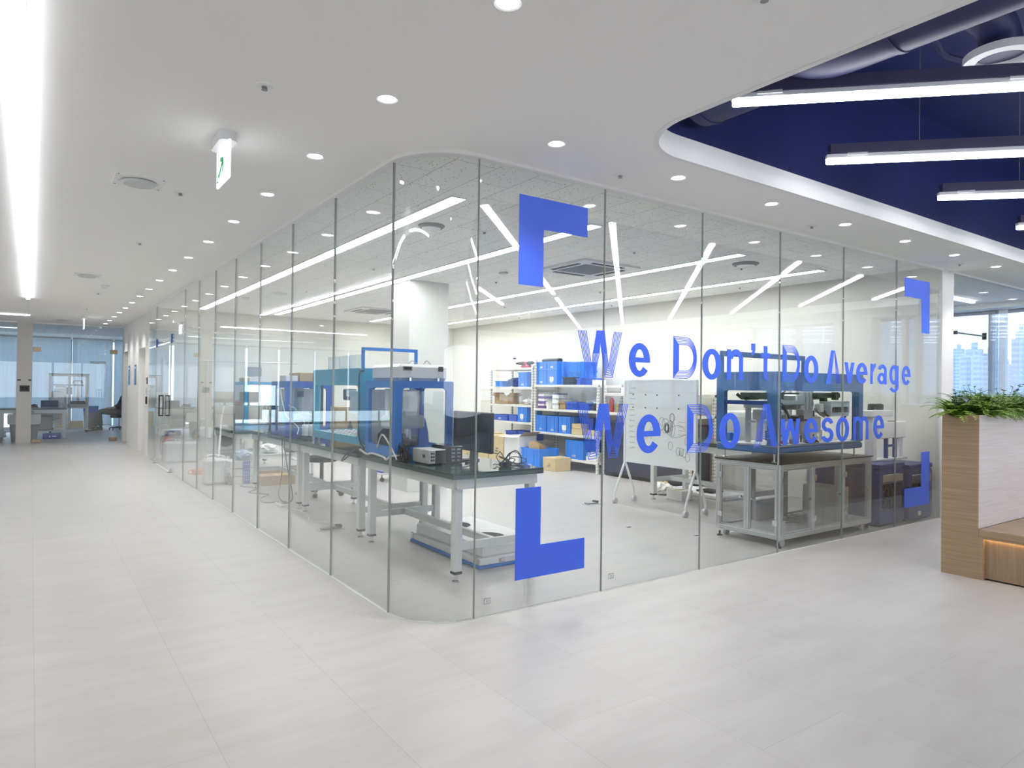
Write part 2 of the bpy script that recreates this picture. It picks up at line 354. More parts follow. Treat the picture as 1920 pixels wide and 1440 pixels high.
# white corridor wall past the laboratory: two openings
g = G(); x0, x1 = 1.78, 1.95
g.box(x0, x1, 14.05, 14.72, 0, H); g.box(x0, x1, 14.72, 15.66, 2.07, H); g.box(x0, x1, 15.66, 17.62, 0, H); g.box(x0, x1, 17.62, 18.42, 2.10, H); g.box(x0, x1, 18.42, 18.75, 0, H)
struct(g, 'wall_corridor', WHITE)
struct(G().box(1.95, 2.6, 14.05, 14.72, 0, H).box(2.6, 2.65, 14.0, 18.8, 0, H).box(1.95, 2.6, 15.66, 15.7, 0, H), 'wall_niche', WHITE)
g = G(); g.box(-8, 12.2, -12.2, -12, 0, .5); g.box(-8, 12.2, -12.2, -12, 2.6, 3)  # unseen rear wall, opened up to let extra daylight in
for k in range(14): g.box(-8+1.5*k, -7.9+1.5*k, -12.2, -12, .5, 2.6)
struct(g, 'wall_behind', WHITE)
struct(G().box(-8.2, -8, -12, 24.3, 0, 3), 'wall_left_unseen', mat('side_wall_paint', (.62, .62, .61), .8, var=.01))  # unseen wall added for light balance, greyed to dim its reflection
struct(G().box(-8, 12, -12.12, -12.10, .5, 2.6), 'window_61', CGLASS)  # unseen glazing added so daylight brightens the ceiling
struct(G().box(8.35, 12.0, 14.0, 14.15, 0, H), 'wall_office_back', WHITE)
# rectangular column in the laboratory, turned with the plan
struct(G().box(3.985, 4.565, 7.96, 8.50, 0, HL), 'wall_column', mat('column_paint', (.74, .74, .71), .7, var=.01))

# glazed facade along the far side of the floor
g = G(); g.box(XR, XR+.3, -12, 14.0, 0, .92); g.box(XR-.35, XR+.3, -12, 14.0, 2.64, 2.8)
struct(g, 'wall_window_side', WHITE)
mull = [-11.1, -10.1, -9.05, -8.0, -7.0, -6.0, -4.95, -3.92, -2.94, -1.70, -.75, 1.42, 2.4, 3.35, 4.27, 5.3, 6.3, 7.3, 8.3, 9.3, 10.3, 11.3, 12.3, 13.3]
FR = mat('window_frame', (.42, .43, .47), .4, .3)
g = G()
for y in mull: g.box(XR-.02, XR+.10, y-.045, y+.045, .92, 2.64)
g.box(XR, XR+.09, -12, 14, .92, .97); g.box(XR, XR+.09, -12, 14, 1.27, 1.33); g.box(XR, XR+.09, -12, 14, 2.59, 2.64)
struct(g, 'window_40', FR)
g = G()
for y in (-2.94, -1.70, 1.30, 4.16): g.box(XR-.10, XR-.02, y-.10, y-.01, .92, 2.64)
struct(g, 'window_41', WHITE)
pane_w = struct(G().box(XR+.03, XR+.045, -12, 14, .95, 2.62), 'window_42', WGLASS)
struct(G().box(XR-.3, XR+.02, .14, .81, 0, 2.64), 'wall_pier', CREAM)

# office beyond the partition on the line of the front glass
pane(G().box(8.40, 9.215, YR-GT, YR+GT, .004, 2.70)); pane(G().box(9.225, 10.33, YR-GT, YR+GT, .004, 2.70)); pane(G().box(10.34, 11.98, YR-GT, YR+GT, .004, 2.70))
struct(G().box(8.39, 11.99, YR-.02, YR+.02, 2.70, H), 'trim_30', WHITE)
g = G(); g.cyl((8.42, YR-.035, 2.04), (9.19, YR-.035, 2.04), .008); g.box(9.185, 9.20, YR-.05, YR-.008, 2.0, 2.08); g.box(8.41, 8.425, YR-.05, YR-.008, 2.02, 2.06)
tag(g.obj('stabilizer_bar', DGREY), 'thin dark bar clamped high on the office glass partition beside the white post', 'bar')

# workshop at the corridor's end: glass front at y 18.7, blinds at y 24
YF = 18.72
struct(G().box(-.27, .01, YF-.03, YF+.28, 0, H+.1), 'wall_pillar', mat('pillar_paint', (.68, .66, .64), .7, var=.01))
struct(G().box(-8, 1.78, YF-.02, YF+.02, H-.03, H+.05), 'trim_31', WHITE)
pane(G().box(-1.5, -.275, YF-GT, YF+GT, .01, 2.69)); pane(G().box(-3.2, -1.51, YF-GT, YF+GT, .01, 2.69)); pane(G().box(-5.4, -3.21, YF-GT, YF+GT, .01, 2.69))
pane(G().box(.015, 1.77, YF-GT, YF+GT, 2.13, 2.69))
pane(G().box(1.70, 1.775, YF-GT, YF+GT, .01, 2.12))
struct(G().box(-8, 3.4, YF+.02, 24.2, 2.80, 2.85), 'ceiling_workshop', ACOU)
struct(G().box(3.5, 3.64, 18.75, 24.2, 0, 2.8), 'wall_workshop_right', WHITE)
struct(G().box(-8, 2.8, 24.15, 24.25, 2.62, 2.85).box(-8, 2.8, 24.15, 24.25, 0, .08), 'wall_workshop_back', WHITE)
# bright panes behind the blinds
WEM = glass('far_window_glass', (.9, .97, 1.0), .04)
struct(G().box(-8, 2.8, 24.12, 24.14, .08, 2.66), 'window_50', WEM)
struct(G().box(2.8, 3.5, 24.0, 24.25, 0, 2.85), 'wall_workshop_corner', WHITE)
g = G()
for x in (-7.3, -6.0, -4.75, -3.45, -2.35, -.12, .96, 2.0): g.box(x-.02, x+.02, 24.05, 24.12, .08, 2.66)
struct(g, 'window_51', FR)
# ================================================================ LAMPS AND CEILING FITTINGS
E_PANEL = emat('panel_light', (.97, .985, 1.0), P_PANEL); E_TUBE = emat('tube_light', (.96, .97, 1.0), P_TUBE)
E_COVE = emat('line_light', (.93, .95, 1.0), P_COVE); E_DOWN = emat('downlight_lens', (1.0, .98, .93), 14); E_SIGN = emat('sign_light', (.93, .96, 1.0), 1.5)

# laboratory light rows: eight panels in each of four rows
t0 = thing('ceiling_panel_light', 'x', 'light', (0, 0, HL), group='panel lights in the laboratory ceiling')
G().ring([(-.067, -.572), (.067, -.572), (.067, .572), (-.067, .572)], [(-.058, -.560), (.058, -.560), (.058, .560), (-.058, .560)], 'z', -.012, .0).obj('frame', WHITE, t0, smooth=False)
G().box(-.0575, .0575, -.5595, .5595, -.007, -.003).obj('diffuser', E_PANEL, t0, smooth=False)
rown = ['row beside the corridor glass', 'row over the workbenches\' inner side', 'third row in from the corridor glass', 'row nearest the storage shelves']
ordn = ['first', 'second', 'third', 'fourth', 'fifth', 'sixth', 'seventh', 'eighth']
firstp = True
for ri, x in enumerate((2.535, 3.885, 5.87, 7.33)):
    for k in range(8):
        lab = '%s white panel light from the front glass, %s' % (ordn[k], rown[ri])
        loc = (x, 4.28 + .575 + k*1.15, HL)
        if firstp: t0.location = loc; t0['label'] = lab; firstp = False
        else: dup(t0, loc, label=lab)

# recessed downlights along both glass walls
d0 = thing('downlight', 'x', 'downlight', (0, 0, H), group='recessed downlights in the corridor ceiling')
G().lathe([(.038, -.001), (.050, -.006), (.052, -.003), (.050, 0.0)], n=24).obj('trim_ring', WHITE, d0)
G().lathe([(.0, -.0045), (.040, -.0035), (.040, -.001)], n=20).obj('lens', E_DOWN, d0)
pts = [(1.36, 2.98 + i*1.0, 'row along the corridor glass', i) for i in range(16)] + [(2.37 + i*1.003, 2.955, 'row in front of the lettered glass', i) for i in range(10)] + [(1.36, 1.98, 'row along the corridor glass', 16)]
num = ['first', 'second', 'third', 'fourth', 'fifth', 'sixth', 'seventh', 'eighth', 'ninth', 'tenth', 'eleventh', 'twelfth', 'thirteenth', 'fourteenth', 'fifteenth', 'sixteenth', 'one short of first']
fd = True
for x, y, wh, i in pts:
    lab = 'recessed downlight, %s of the %s' % (num[i], wh)
    if fd: dd = d0; d0.location = (x, y, H); d0['label'] = lab; fd = False
    else: dd = dup(d0, (x, y, H), label=lab)
    lamp('lamp', 'SPOT', (0, 0, -.02), P_DOWN, dd, (1, .96, .90), spot_size=R(105), spot_blend=.9, shadow_soft_size=.04)

# unseen fill downlights added behind and beside the viewer to raise brightness
for i, (x, y) in enumerate([(-1.8, -.5), (-1.8, 3), (-1.8, 7), (-1.8, 11), (-1.8, 15), (-5, 1), (-5, 6), (-5, 12), (.9, -3), (.9, -7), (-3, -5), (-5, -9)]):
    dd = dup(d0, (x, y, H), label='unseen fill downlight added over the open floor, out of the corridor rows'); dd['group'] = 'added fill downlights over the open floor'
    lamp('lamp', 'SPOT', (0, 0, -.02), P_DOWN*3.0, dd, (1, .97, .93), spot_size=R(130), spot_blend=.9, shadow_soft_size=.05)

# light line let into the ceiling, along the corridor, and one across
def line_light(name, label, x0, x1, y0, y1, lit=True):
    t = thing(name, label, 'light', ((x0+x1)/2, (y0+y1)/2, H)); a, b = (x1-x0)/2, (y1-y0)/2
    G().box(-a, a, -b, b, -.012, -.0005).obj('track', WHITE, t, smooth=False)
    if lit:
        q = .0006; G().box(-a+q, a-q, -b+q, b-q, -.026, -.0125).obj('diffuser', E_COVE, t, smooth=False)
line_light('linear_light', 'long bright light line running down the corridor ceiling', -.085, -.035, 2.55, 13.40)
line_light('linear_light', 'short bright light line crossing the corridor ceiling at the workshop end', -3.6, -.04, 16.68, 16.73)
line_light('light_track', 'unlit white track between the two bright ceiling light lines', -.075, -.05, 13.42, 16.67, False)
line_light('linear_light', 'warm light line in the office ceiling behind the glass by the white post', 10.35, 11.30, 4.24, 4.29)

# round-cornered hanging tubes in the blue recess, all laid at 45 degrees
HOUS = mat('tube_housing', (.05, .045, .11), .5, var=.1)
def hung_tube(label, xs, ys, L):
    t = thing('hanging_tube_light', label, 'light', (xs, ys, 0), R(-45), 'tube lights hung in the blue ceiling recess')
    G().box(.02, L-.02, -.03, .03, 2.868, 2.93).obj('housing', HOUS, t, smooth=False)
    G().box(0, L, -.024, .024, 2.842, 2.868, .003).obj('rail', WPL, t, smooth=False)
    G().box(.004, L-.004, -.023, .023, 2.812, 2.8415, .006).obj('diffuser', E_TUBE, t, smooth=False)
    k = .18
    while k < L:
        G().box(k-.06, k+.06, -.030, .030, 2.856, 2.873).obj('clip', WPL, t, smooth=False); k += 1.15
    k = .55
    while k < L:
        G().cyl((k, 0, 2.93), (k, 0, 3.73), .0018, n=5).obj('suspension_wire', GREYC, t); k += 2.3
for lab, xs, ys, L in (
    ('hanging light tube starting closest to the rounded tip of the blue recess', 2.91, 2.20, 5.2),
    ('hanging light tube second from the rounded tip of the blue recess', 4.13, 2.40, 9.6),
    ('hanging light tube third from the rounded tip of the blue recess', 5.56, 2.34, 7.5),
    ('hanging light tube fourth from the rounded tip of the blue recess', 7.08, 2.34, 5.2),
    ('hanging light tube fifth from the rounded tip of the blue recess', 8.50, 2.30, 3.1),
    ('short hanging light tube near the window end of the blue recess', 9.85, 2.25, 1.35),
    ('hanging light tube in line with the one at the tip, deeper in the recess', 6.93, -1.83, 5.4),
    ('hanging light tube behind the one at the recess tip', 2.9, .75, 5.4),
    ('hanging light tube second behind the one at the recess tip', 2.9, -.70, 5.4),
    ('hanging light tube third behind the one at the recess tip', 2.9, -2.10, 5.4)):
    hung_tube(lab, xs, ys, L)

# duct work in the recess
t = thing('air_duct', 'large round navy air duct under the slab of the blue recess', 'duct', (3.18, 2.62, 3.12))
g = G(); g.cyl((0, 0, 0), (0, -9.5, 0), .215, n=28); g.obj('pipe', NAVYD, t)
for k in range(18): G().cyl((0, -.05-.52*k, 0), (0, -.075-.52*k, 0), .221, n=28).obj('joint_band', NAVYD, t)
t = thing('air_diffuser', 'round white-rimmed air outlet on a short elbow from the navy duct', 'air outlet', (4.08, 1.42, 3.13))
G().tube([(-.68, 0, .10), (-.35, 0, .12), (-.12, 0, .115), (-.02, 0, .06), (0, 0, -.03)], .095, n=18).obj('elbow', NAVYD, t)
G().ring([(.17*cos(R(a)), .17*sin(R(a))) for a in range(0, 360, 12)], [(.115*cos(R(a)), .115*sin(R(a))) for a in range(0, 360, 12)], 'z', -.05, -.01).obj('rim', WPL, t)
g = G()
g.tube([(11, -1.9, 3.55), (6.0, 1.3, 3.5), (4.9, 1.9, 3.5), (4.55, 1.95, 3.55)], .018)
tag(g.obj('conduit', NAVYD), 'thin dark conduit sagging across the blue recess slab', 'conduit')
g = G(); g.box(7.2, 10.6, 1.2, 1.34, 3.3, 3.38); g.box(7.4, 10.6, 1.5, 1.58, 3.3, 3.36); g.box(7.5, 7.53, 1.2, 1.58, 3.38, 3.72); g.box(9, 9.03, 1.2, 1.58, 3.38, 3.72)
tag(g.obj('cable_tray', DARK), 'black cable tray hung from the slab over the fourth tube light', 'cable tray')

# sprinkler heads
s0 = thing('sprinkler', 'x', 'sprinkler', (0, 0, H), group='sprinkler heads')
G().lathe([(.0, 0), (.042, 0), (.042, -.003), (.034, -.006), (0, -.006)], n=20).obj('escutcheon', WHITE, s0)
G().lathe([(0, -.006), (.013, -.008), (.013, -.012), (.004, -.014), (.004, -.018), (.014, -.019), (.014, -.021), (0, -.021)], n=12).obj('head', MGREY, s0)
spr = [(.85, 3.19, H, 'corridor ceiling before the green exit sign'), (.85, 5.33, H, 'corridor ceiling beside the square air grille'), (.84, 7.46, H, 'corridor ceiling past the first air grille'),
       (3.04, 3.14, H, 'ceiling strip near the rounded glass corner'), (5.22, 3.15, H, 'ceiling strip above the word Average'), (7.95, 3.13, H, 'ceiling strip beside the white post'),
       (2.05, 1.42, H, 'ceiling panel between corridor and blue recess'), (.81, 12.0, H, 'corridor ceiling far down past both grilles'), (.81, 14.6, H, 'corridor ceiling before the workshop front')]
for i, (x, y, z, wh) in enumerate(spr):
    lab = 'small sprinkler head in the ' + wh
    if i == 0: s0.location = (x, y, z); s0['label'] = lab
    else: dup(s0, (x, y, z), label=lab)
for i, (x, y) in enumerate([(3.28, 5.1), (3.28, 7.5), (3.28, 9.9), (4.95, 4.9), (4.95, 7.4), (4.95, 9.9), (6.55, 4.8), (6.6, 7.2), (6.6, 9.6), (7.75, 5.7), (7.78, 8.2), (7.78, 10.8)]):
    dup(s0, (x, y, HL), label='small sprinkler head in the speckled laboratory ceiling', group='sprinkler heads in the laboratory ceiling')

# square corridor air grilles
def grille(label, x, y, z=H, s=.15):
    t = thing('air_grille', label, 'air vent', (x, y, z)); g = G()
    g.window('z', -.006, 0, (-s, s, -s, s), (-s*.86, s*.86, -s*.5, s*.5), .003, s*.48, 8); g.obj('plate', WHITE, t)
    G().lathe([(0, -.03), (s*.62, -.028), (s*.72, -.012), (s*.60, -.006), (0, -.006)], n=24).obj('dish', LGREY, t)
    g = G()
    for a in (-1, 1):
        for b in (-1, 1): g.cyl((a*s*.88, b*s*.88, -.009), (a*s*.88, b*s*.88, -.005), .006, n=8)
    g.obj('screw', MGREY, t)
grille('square white air grille with a dished disc beside the green exit sign', .575, 5.20)
grille('square white air grille further down the corridor ceiling', .56, 10.10)
grille('square white air grille at the workshop end of the corridor ceiling', .52, 17.5)
# round diffusers and cassettes in the laboratory
def round_diff(label, x, y, r_):
    t = thing('ceiling_diffuser', label, 'air vent', (x, y, HL))
    G().lathe([(r_, 0), (r_, -.008), (r_*.82, -.025), (r_*.78, -.02), (r_*.9, 0)], n=32).obj('rim', MGREY, t)
    G().lathe([(0, -.034), (r_*.70, -.030), (r_*.72, -.018), (0, -.012)], n=32).obj('disc', WPL, t)
round_diff('round air diffuser in the laboratory ceiling above the nearest blue-framed machine', 2.80, 5.20, .115)
round_diff('round air diffuser in the laboratory ceiling by the third light row', 6.35, 4.6, .14)
def cassette(label, x, y, s=.42):
    t = thing('air_conditioner', label, 'air conditioner', (x, y, HL-.0015)); q = s*.62
    G().window('z', -.022, 0, (-s, s, -s, s), (-q, q, -q, q), .01, .03).obj('panel', WPL, t)
    g = G()
    for a in (-1, 1): g.box(-q*.9, q*.9, a*s*.80-.025, a*s*.80+.025, -.026, -.021); g.box(a*s*.80-.025, a*s*.80+.025, -q*.9, q*.9, -.026, -.021)
    g.obj('air_slot', DGREY, t)
    g = G()
    for k in range(30): y_ = -q+.01+k*(2*q-.02)/29; g.box(-q+.004, q-.004, y_-.005, y_+.005, -.018, -.008)
    g.obj('grille', MGREY, t)
cassette('square ceiling air conditioner in the laboratory between the second and third light rows', 5.2, 5.88)
cassette('square ceiling air conditioner in the laboratory deep past the column', 5.1, 11.6)
cassette('square ceiling air conditioner at the corridor end above the workshop door', .95, 17.35-.0, .36) if False else None
t = thing('smoke_detector', 'pale round smoke detector in the corridor ceiling by the far grille', 'smoke detector', (.82, 11.0, H)); G().lathe([(0, 0), (.05, 0), (.05, -.02), (.03, -.035), (0, -.036)], n=20).obj('housing', WPL, t); G().lathe([(0, -.036), (.012, -.036), (.01, -.042), (0, -.042)], n=10).obj('sensor', LGREY, t)
t = thing('smoke_detector', 'pale round smoke detector in the laboratory ceiling between light rows two and three', 'smoke detector', (4.62, 6.75, HL)); G().lathe([(0, 0), (.055, 0), (.055, -.018), (.03, -.03), (0, -.032)], n=20).obj('housing', LGREY, t)

# exit signs
GREEN = mat('sign_green', (.02, .42, .17), .4, var=.02, emit=.25)
def exit_sign(label, x, y):
    t = thing('exit_sign', label, 'exit sign', (x, y, H))
    g = G(); n = 8
    out = [(.045*cos(R(a)), -.10-.035*abs(sin(R(a)))) for a in range(180, 361, 20)] + [(.045*cos(R(a)), .10+.035*sin(R(a))) for a in range(0, 181, 20)]
    g.prism(out, 'z', -.052, 0); g.obj('housing', WPL, t)
    G().box(-.006, .006, -.145, .145, -.255, -.050, .002).obj('light_plate', E_SIGN, t)
    # green arrow and the small figures under it, on the face toward the corridor
    g = G(); X = -.0066
    def st(pts, wd):
        for (a, b), (c, d) in zip(pts[:-1], pts[1:]):
            L = sqrt((c-a)**2+(d-b)**2); nx, ny = -(d-b)/L*wd/2, (c-a)/L*wd/2
            g.prism([(a+nx, b+ny), (a-nx, b-ny), (c-nx, d-ny), (c+nx, d+ny)], 'x', X-.0006, X)
    st([(.085, -.205), (-.005, -.135)], .026); st([(.05, -.115), (-.02, -.125), (-.012, -.195)], .024)
    g.obj('arrow', GREEN, t)
    g = G(); st([(.10, -.215), (.10, -.165)], .012); st([(.125, -.215), (.125, -.18)], .010); st([(.128, -.225), (.095, -.225)], .012); g.obj('pictogram', GREEN, t)
exit_sign('illuminated white exit sign with a green arrow hanging from the corridor ceiling', .85, 3.99)
exit_sign('small illuminated exit sign far down the corridor before the workshop glass', .86, 16.4)

# ================================================================ LETTERING ON THE GLASS
Y0, Y1 = YR-GT-.0022, YR-GT-.0006
def lift(g): g.k = getattr(g, 'k', 0)+1; return (g.k % 24)*.00004      # each stroke a hair above the last
def boxp(g, x0, x1, z0, z1): g.prism([(x0, z0), (x1, z0), (x1, z1), (x0, z1)], 'y', Y0-lift(g), Y1)
def poly(g, pts): g.prism(pts, 'y', Y0-lift(g), Y1)
def band(g, cx, cz, rx, rz, a0, a1, tx, tz, n=28):
    o = []; i_ = []; q_ = lift(g)
    for k in range(n+1):
        a = R(a0+(a1-a0)*k/n); o.append((cx+rx*cos(a), cz+rz*sin(a))); i_.append((cx+(rx-tx)*cos(a), cz+(rz-tz)*sin(a)))
    vv = [(p[0], y, p[1]) for y in (Y0-q_, Y1) for p in o+i_]; m = n+1; ff = []
    for k in range(n): ff += [(k, k+1, m+k+1, m+k), (2*m+k, 3*m+k, 3*m+k+1, 2*m+k+1), (k, 2*m+k, 2*m+k+1, k+1), (m+k, m+k+1, 3*m+k+1, 3*m+k)]
    ff += [(0, m, 3*m, 2*m), (n, 2*m+n, 3*m+n, m+n)]
    g.add(vv, ff)
def line(g, pts, wd):
    for (a, b), (c, d) in zip(pts[:-1], pts[1:]):
        L = sqrt((c-a)**2+(d-b)**2) or 1; ux, uz = (c-a)/L*wd*.3, (d-b)/L*wd*.3; nx, nz = -(d-b)/L*wd/2, (c-a)/L*wd/2
        poly(g, [(a-ux+nx, b-uz+nz), (a-ux-nx, b-uz-nz), (c+ux-nx, d+uz-nz), (c+ux+nx, d+uz+nz)])
def glyph(ch, x, z, w_, h):
    g = G(); tx, tz = .27*w_, .185*h; t = .26*w_
    if ch == 'o': band(g, x+w_/2, z+h/2, w_/2, h/2, 0, 360, .30*w_, tz*.95, 44)
    elif ch == 'e':
        band(g, x+w_/2, z+h/2, w_/2, h/2, 0, 322, .30*w_, tz, 40); boxp(g, x+.12*w_, x+w_, z+.43*h, z+.575*h)
    elif ch == 'n':
        t = .25*w_; boxp(g, x, x+t, z, z+h*.985); boxp(g, x+w_-t, x+w_, z, z+.66*h); band(g, x+w_*.55, z+.64*h, w_*.45, .36*h, 0, 170, t, tz*1.05)
    elif ch == 'm':
        t = .165*w_; boxp(g, x, x+t, z, z+h*.985); b = (w_+t)/2
        for k in (0, 1):
            xx = x+k*(w_-t)/2; band(g, xx+b/2, z+.66*h, b/2, .34*h, 0, 175, t, tz*.95); boxp(g, xx+b-t, xx+b, z, z+.67*h)
    elif ch == 'r':
        t = .46*w_; boxp(g, x, x+t, z, z+h*.98); band(g, x+w_*.95, z+.55*h, w_*.75, .45*h, 88, 172, t*.9, tz*1.1)
    elif ch == 't':
        t = .42*w_; boxp(g, x+.28*w_, x+.28*w_+t, z+.14*h, z+h); boxp(g, x, x+w_, z+.66*h, z+.80*h); band(g, x+.28*w_+.45*w_, z+.15*h, .45*w_, .15*h, 180, 285, t, .105*h)
    elif ch == 'v': poly(g, [(x, z+h), (x+.33*w_, z+h), (x+.66*w_, z), (x+.34*w_, z)]); poly(g, [(x+w_, z+h), (x+.67*w_, z+h), (x+.34*w_, z), (x+.66*w_, z)])
    elif ch == 'w':
        for a, b in ((0, .22), (.5, .22), (.5, .78), (1, .78)):
            poly(g, [(x+w_*min(.80, max(0, a-.10 if a not in (0, 1) else a-(.20 if a else 0))), z+h), (x+w_*(min(.80, max(0, a-.10 if a not in (0, 1) else a-(.20 if a else 0)))+.20), z+h), (x+w_*(b+.10), z), (x+w_*(b-.10), z)])
    elif ch == 's':
        band(g, x+w_/2, z+.71*h, w_/2*.96, .29*h, 12, 262, .29*w_, .17*h); band(g, x+w_/2, z+.29*h, w_/2, .29*h, 82, -168, .29*w_, .17*h)
        poly(g, [(x+.22*w_, z+.60*h), (x+.36*w_, z+.46*h), (x+.78*w_, z+.40*h), (x+.64*w_, z+.54*h)])
    elif ch == 'a':
        t = .28*w_; band(g, x+.44*w_, z+.29*h, .44*w_, .29*h, 0, 360, .28*w_, .15*h, 30); boxp(g, x+w_*.68, x+w_*.96, z, z+.68*h); band(g, x+.50*w_, z+.68*h, .46*w_, .32*h, 0, 165, t, tz)
    elif ch == 'g':
        d = .38*h; band(g, x+.47*w_, z+.5*h, .47*w_, .5*h, 0, 360, .29*w_, tz, 40); boxp(g, x+w_*.72, x+w_, z-.10*h, z+h*.98); band(g, x+.5*w_, z-.10*h, .5*w_, .29*h, 0, -160, .28*w_, .15*h)
    elif ch == "'":
        boxp(g, x, x+w_, z+.45*h, z+h); poly(g, [(x+.38*w_, z+.45*h), (x+w_, z+.45*h), (x+.62*w_, z+.08*h), (x, z), (x, z+.14*h)])
    elif ch == 'D':
        poly(g, [(x, z), (x, z+h), (x+.24*w_, z+h*.80), (x+.24*w_, z+.20*h)]); n = 6
        for k in range(n):
            q = k/(n-1); o = .175*h*q; rx = w_*.46-o*.62; rz = h/2-.003-o; cx = x+w_*.53
            pts = [(x+.003+.21*w_*q, z+h/2+rz)] + [(cx+rx*cos(R(a)), z+h/2+rz*(sin(R(a)) if abs(sin(R(a))) < 1 else sin(R(a)))) for a in range(90, -91, -9)] + [(x+.003+.21*w_*q, z+h/2-rz)]
            line(g, pts, .0050)
    elif ch == 'W':
        X = lambda v: x+(v-2.903)/.393*w_; Z = lambda v: z+(v-1.432)/.315*h
        poly(g, [(X(3.066), Z(1.746)), (X(3.103), Z(1.747)), (X(3.099), Z(1.665)), (X(3.094), Z(1.594)), (X(3.034), Z(1.592))])
        poly(g, [(X(3.103), Z(1.747)), (X(3.138), Z(1.748)), (X(3.163), Z(1.597)), (X(3.113), Z(1.595)), (X(3.099), Z(1.665))])
        lp = lambda a, b, q: (X(a[0]+(b[0]-a[0])*q), Z(a[1]+(b[1]-a[1])*q))
        for k in range(6):
            q = k/5
            line(g, [lp((2.905, 1.737), (2.973, 1.739), q), lp((2.993, 1.434), (3.026, 1.505), q), lp((3.051, 1.436), (3.029, 1.515), q), lp((3.092, 1.597), (3.036, 1.597), q)], .0050)
            line(g, [lp((3.294, 1.745), (3.226, 1.745), q), lp((3.213, 1.437), (3.178, 1.505), q), lp((3.146, 1.437), (3.176, 1.515), q), lp((3.117, 1.597), (3.159, 1.597), q)], .0050)
    elif ch == 'A':      # solid slanting stem, striped other stem
        poly(g, [(x+.33*w_, z+h), (x+.55*w_, z+h), (x+.31*w_, z), (x, z)])
        for k in range(6): q = k/5; line(g, [(x+w_*(.56+.02*q), z+h*(1-.0*q)), (x+w_*(.72+.28*q), z+.02*h)], .0032)
        for k in range(5): line(g, [(x+w_*.44, z+h*(.20+.035*k)), (x+w_*.80, z+h*(.20+.035*k))], .0028)
    elif ch == 'B':      # the striped capital A of the lower line
        for k in range(5): q = k/4; line(g, [(x+w_*(.40+.12*q), z+h), (x+w_*(.01+.26*q), z)], .0042)
        for k in range(8): q = k/7; line(g, [(x+w_*(.42+.22*q), z+h*(1-.0*q)), (x+w_*(.76+.23*q), z)], .0052)
        for k in range(4): line(g, [(x+w_*(.22+.01*k), z+h*(.20+.045*k)), (x+w_*.80, z+h*(.20+.045*k))], .0036)
    return g
UP = [('W', 2.903, .393, 1.432, .315, 'striped W starting the upper line'), ('e', 3.367, .209, 1.444, .238, 'letter e after the striped W of the upper line'), ('D', 3.817, .260, 1.441, .308, 'striped D of the word before the apostrophe'),
      ('o', 4.140, .225, 1.439, .237, 'letter o before the n of the upper line'), ('n', 4.434, .203, 1.444, .241, 'letter n in the upper line'), ("'", 4.741, .054, 1.641, .099, 'apostrophe in the upper line'),
      ('t', 4.874, .120, 1.447, .280, 'letter t after the apostrophe'), ('D', 5.172, .255, 1.438, .312, 'striped D after the letter t of the upper line'), ('o', 5.490, .225, 1.435, .241, 'letter o before the big A of the upper line'),
      ('A', 5.840, .245, 1.432, .304, 'half solid half striped A of the upper line'), ('v', 6.147, .178, 1.440, .196, 'small letter v after the A of the upper line'), ('e', 6.356, .206, 1.440, .200, 'small letter e between v and r'),
      ('r', 6.617, .103, 1.441, .200, 'small letter r in the upper line'), ('a', 6.754, .186, 1.440, .196, 'small letter a near the upper line\'s end'), ('g', 6.988, .186, 1.440, .196, 'small letter g with a descender'),
      ('e', 7.242, .182, 1.438, .200, 'small letter e ending the upper line')]
LO = [('W', 2.903, .461, .890, .368, 'striped W starting the lower line'), ('e', 3.451, .239, .907, .275, 'letter e after the striped W of the lower line'), ('D', 3.976, .297, .889, .362, 'striped D of the lower line'),
      ('o', 4.347, .260, .902, .281, 'letter o after the striped D of the lower line'), ('B', 4.785, .325, .898, .352, 'fully striped A of the lower line'), ('w', 5.151, .288, .905, .219, 'small letter w in the lower line'),
      ('e', 5.504, .213, .902, .226, 'letter e between w and s'), ('s', 5.773, .198, .903, .225, 'letter s in the lower line'), ('o', 6.013, .224, .901, .228, 'letter o between s and m'),
      ('m', 6.313, .277, .908, .222, 'letter m in the lower line'), ('e', 6.681, .207, .907, .229, 'letter e ending the lower line')]
for ch, x, w_, z, h, lab in UP + LO:
    tag(glyph(ch, x, z, w_, h).obj('glass_letter', VINYL, smooth=False), 'blue vinyl ' + lab, 'lettering', 'blue letters stuck on the front glass')
for lab, pts in (('upper one toward the rounded corner', [(2.421, 2.544), (2.976, 2.545), (2.976, 2.351), (2.612, 2.351), (2.612, 1.99), (2.421, 1.99)]),
                 ('lower one toward the rounded corner', [(2.421, .742), (2.614, .742), (2.614, .380), (2.979, .380), (2.979, .182), (2.421, .182)]),
                 ('upper one beside the white post', [(7.288, 2.543), (7.840, 2.543), (7.840, 1.993), (7.668, 1.993), (7.650, 2.351), (7.288, 2.351)]),
                 ('lower one beside the white post', [(7.676, .737), (7.864, .737), (7.864, .179), (7.312, .179), (7.312, .375), (7.676, .375)])):
    g = G(); poly(g, pts); tag(g.obj('glass_bracket', VINYL, smooth=False), 'big blue corner bracket on the front glass, ' + lab, 'glass graphic', 'blue corner brackets on the front glass')
# maker's stamps low on the panes
for lab, x, z in (('next to the rounded corner pane', 2.20, .075), ('second pane from the corner', 3.20, .075)):
    g = G(); Yb0, Yb1 = YR-GT-.001, YR-GT-.0004
    for (a, b, c, d) in ((0, .045, .032, .036), (0, .004, 0, .036), (0, .045, 0, .004), (.014, .018, .008, .028), (.026, .030, .008, .028), (.041, .045, .004, .032)): g.box(x+a, x+b, Yb0, Yb1, z+c, z+d)
    tag(g.obj('glass_stamp', MGREY, smooth=False), 'tiny grey stamp near the floor on the glass, ' + lab, 'glass stamp')

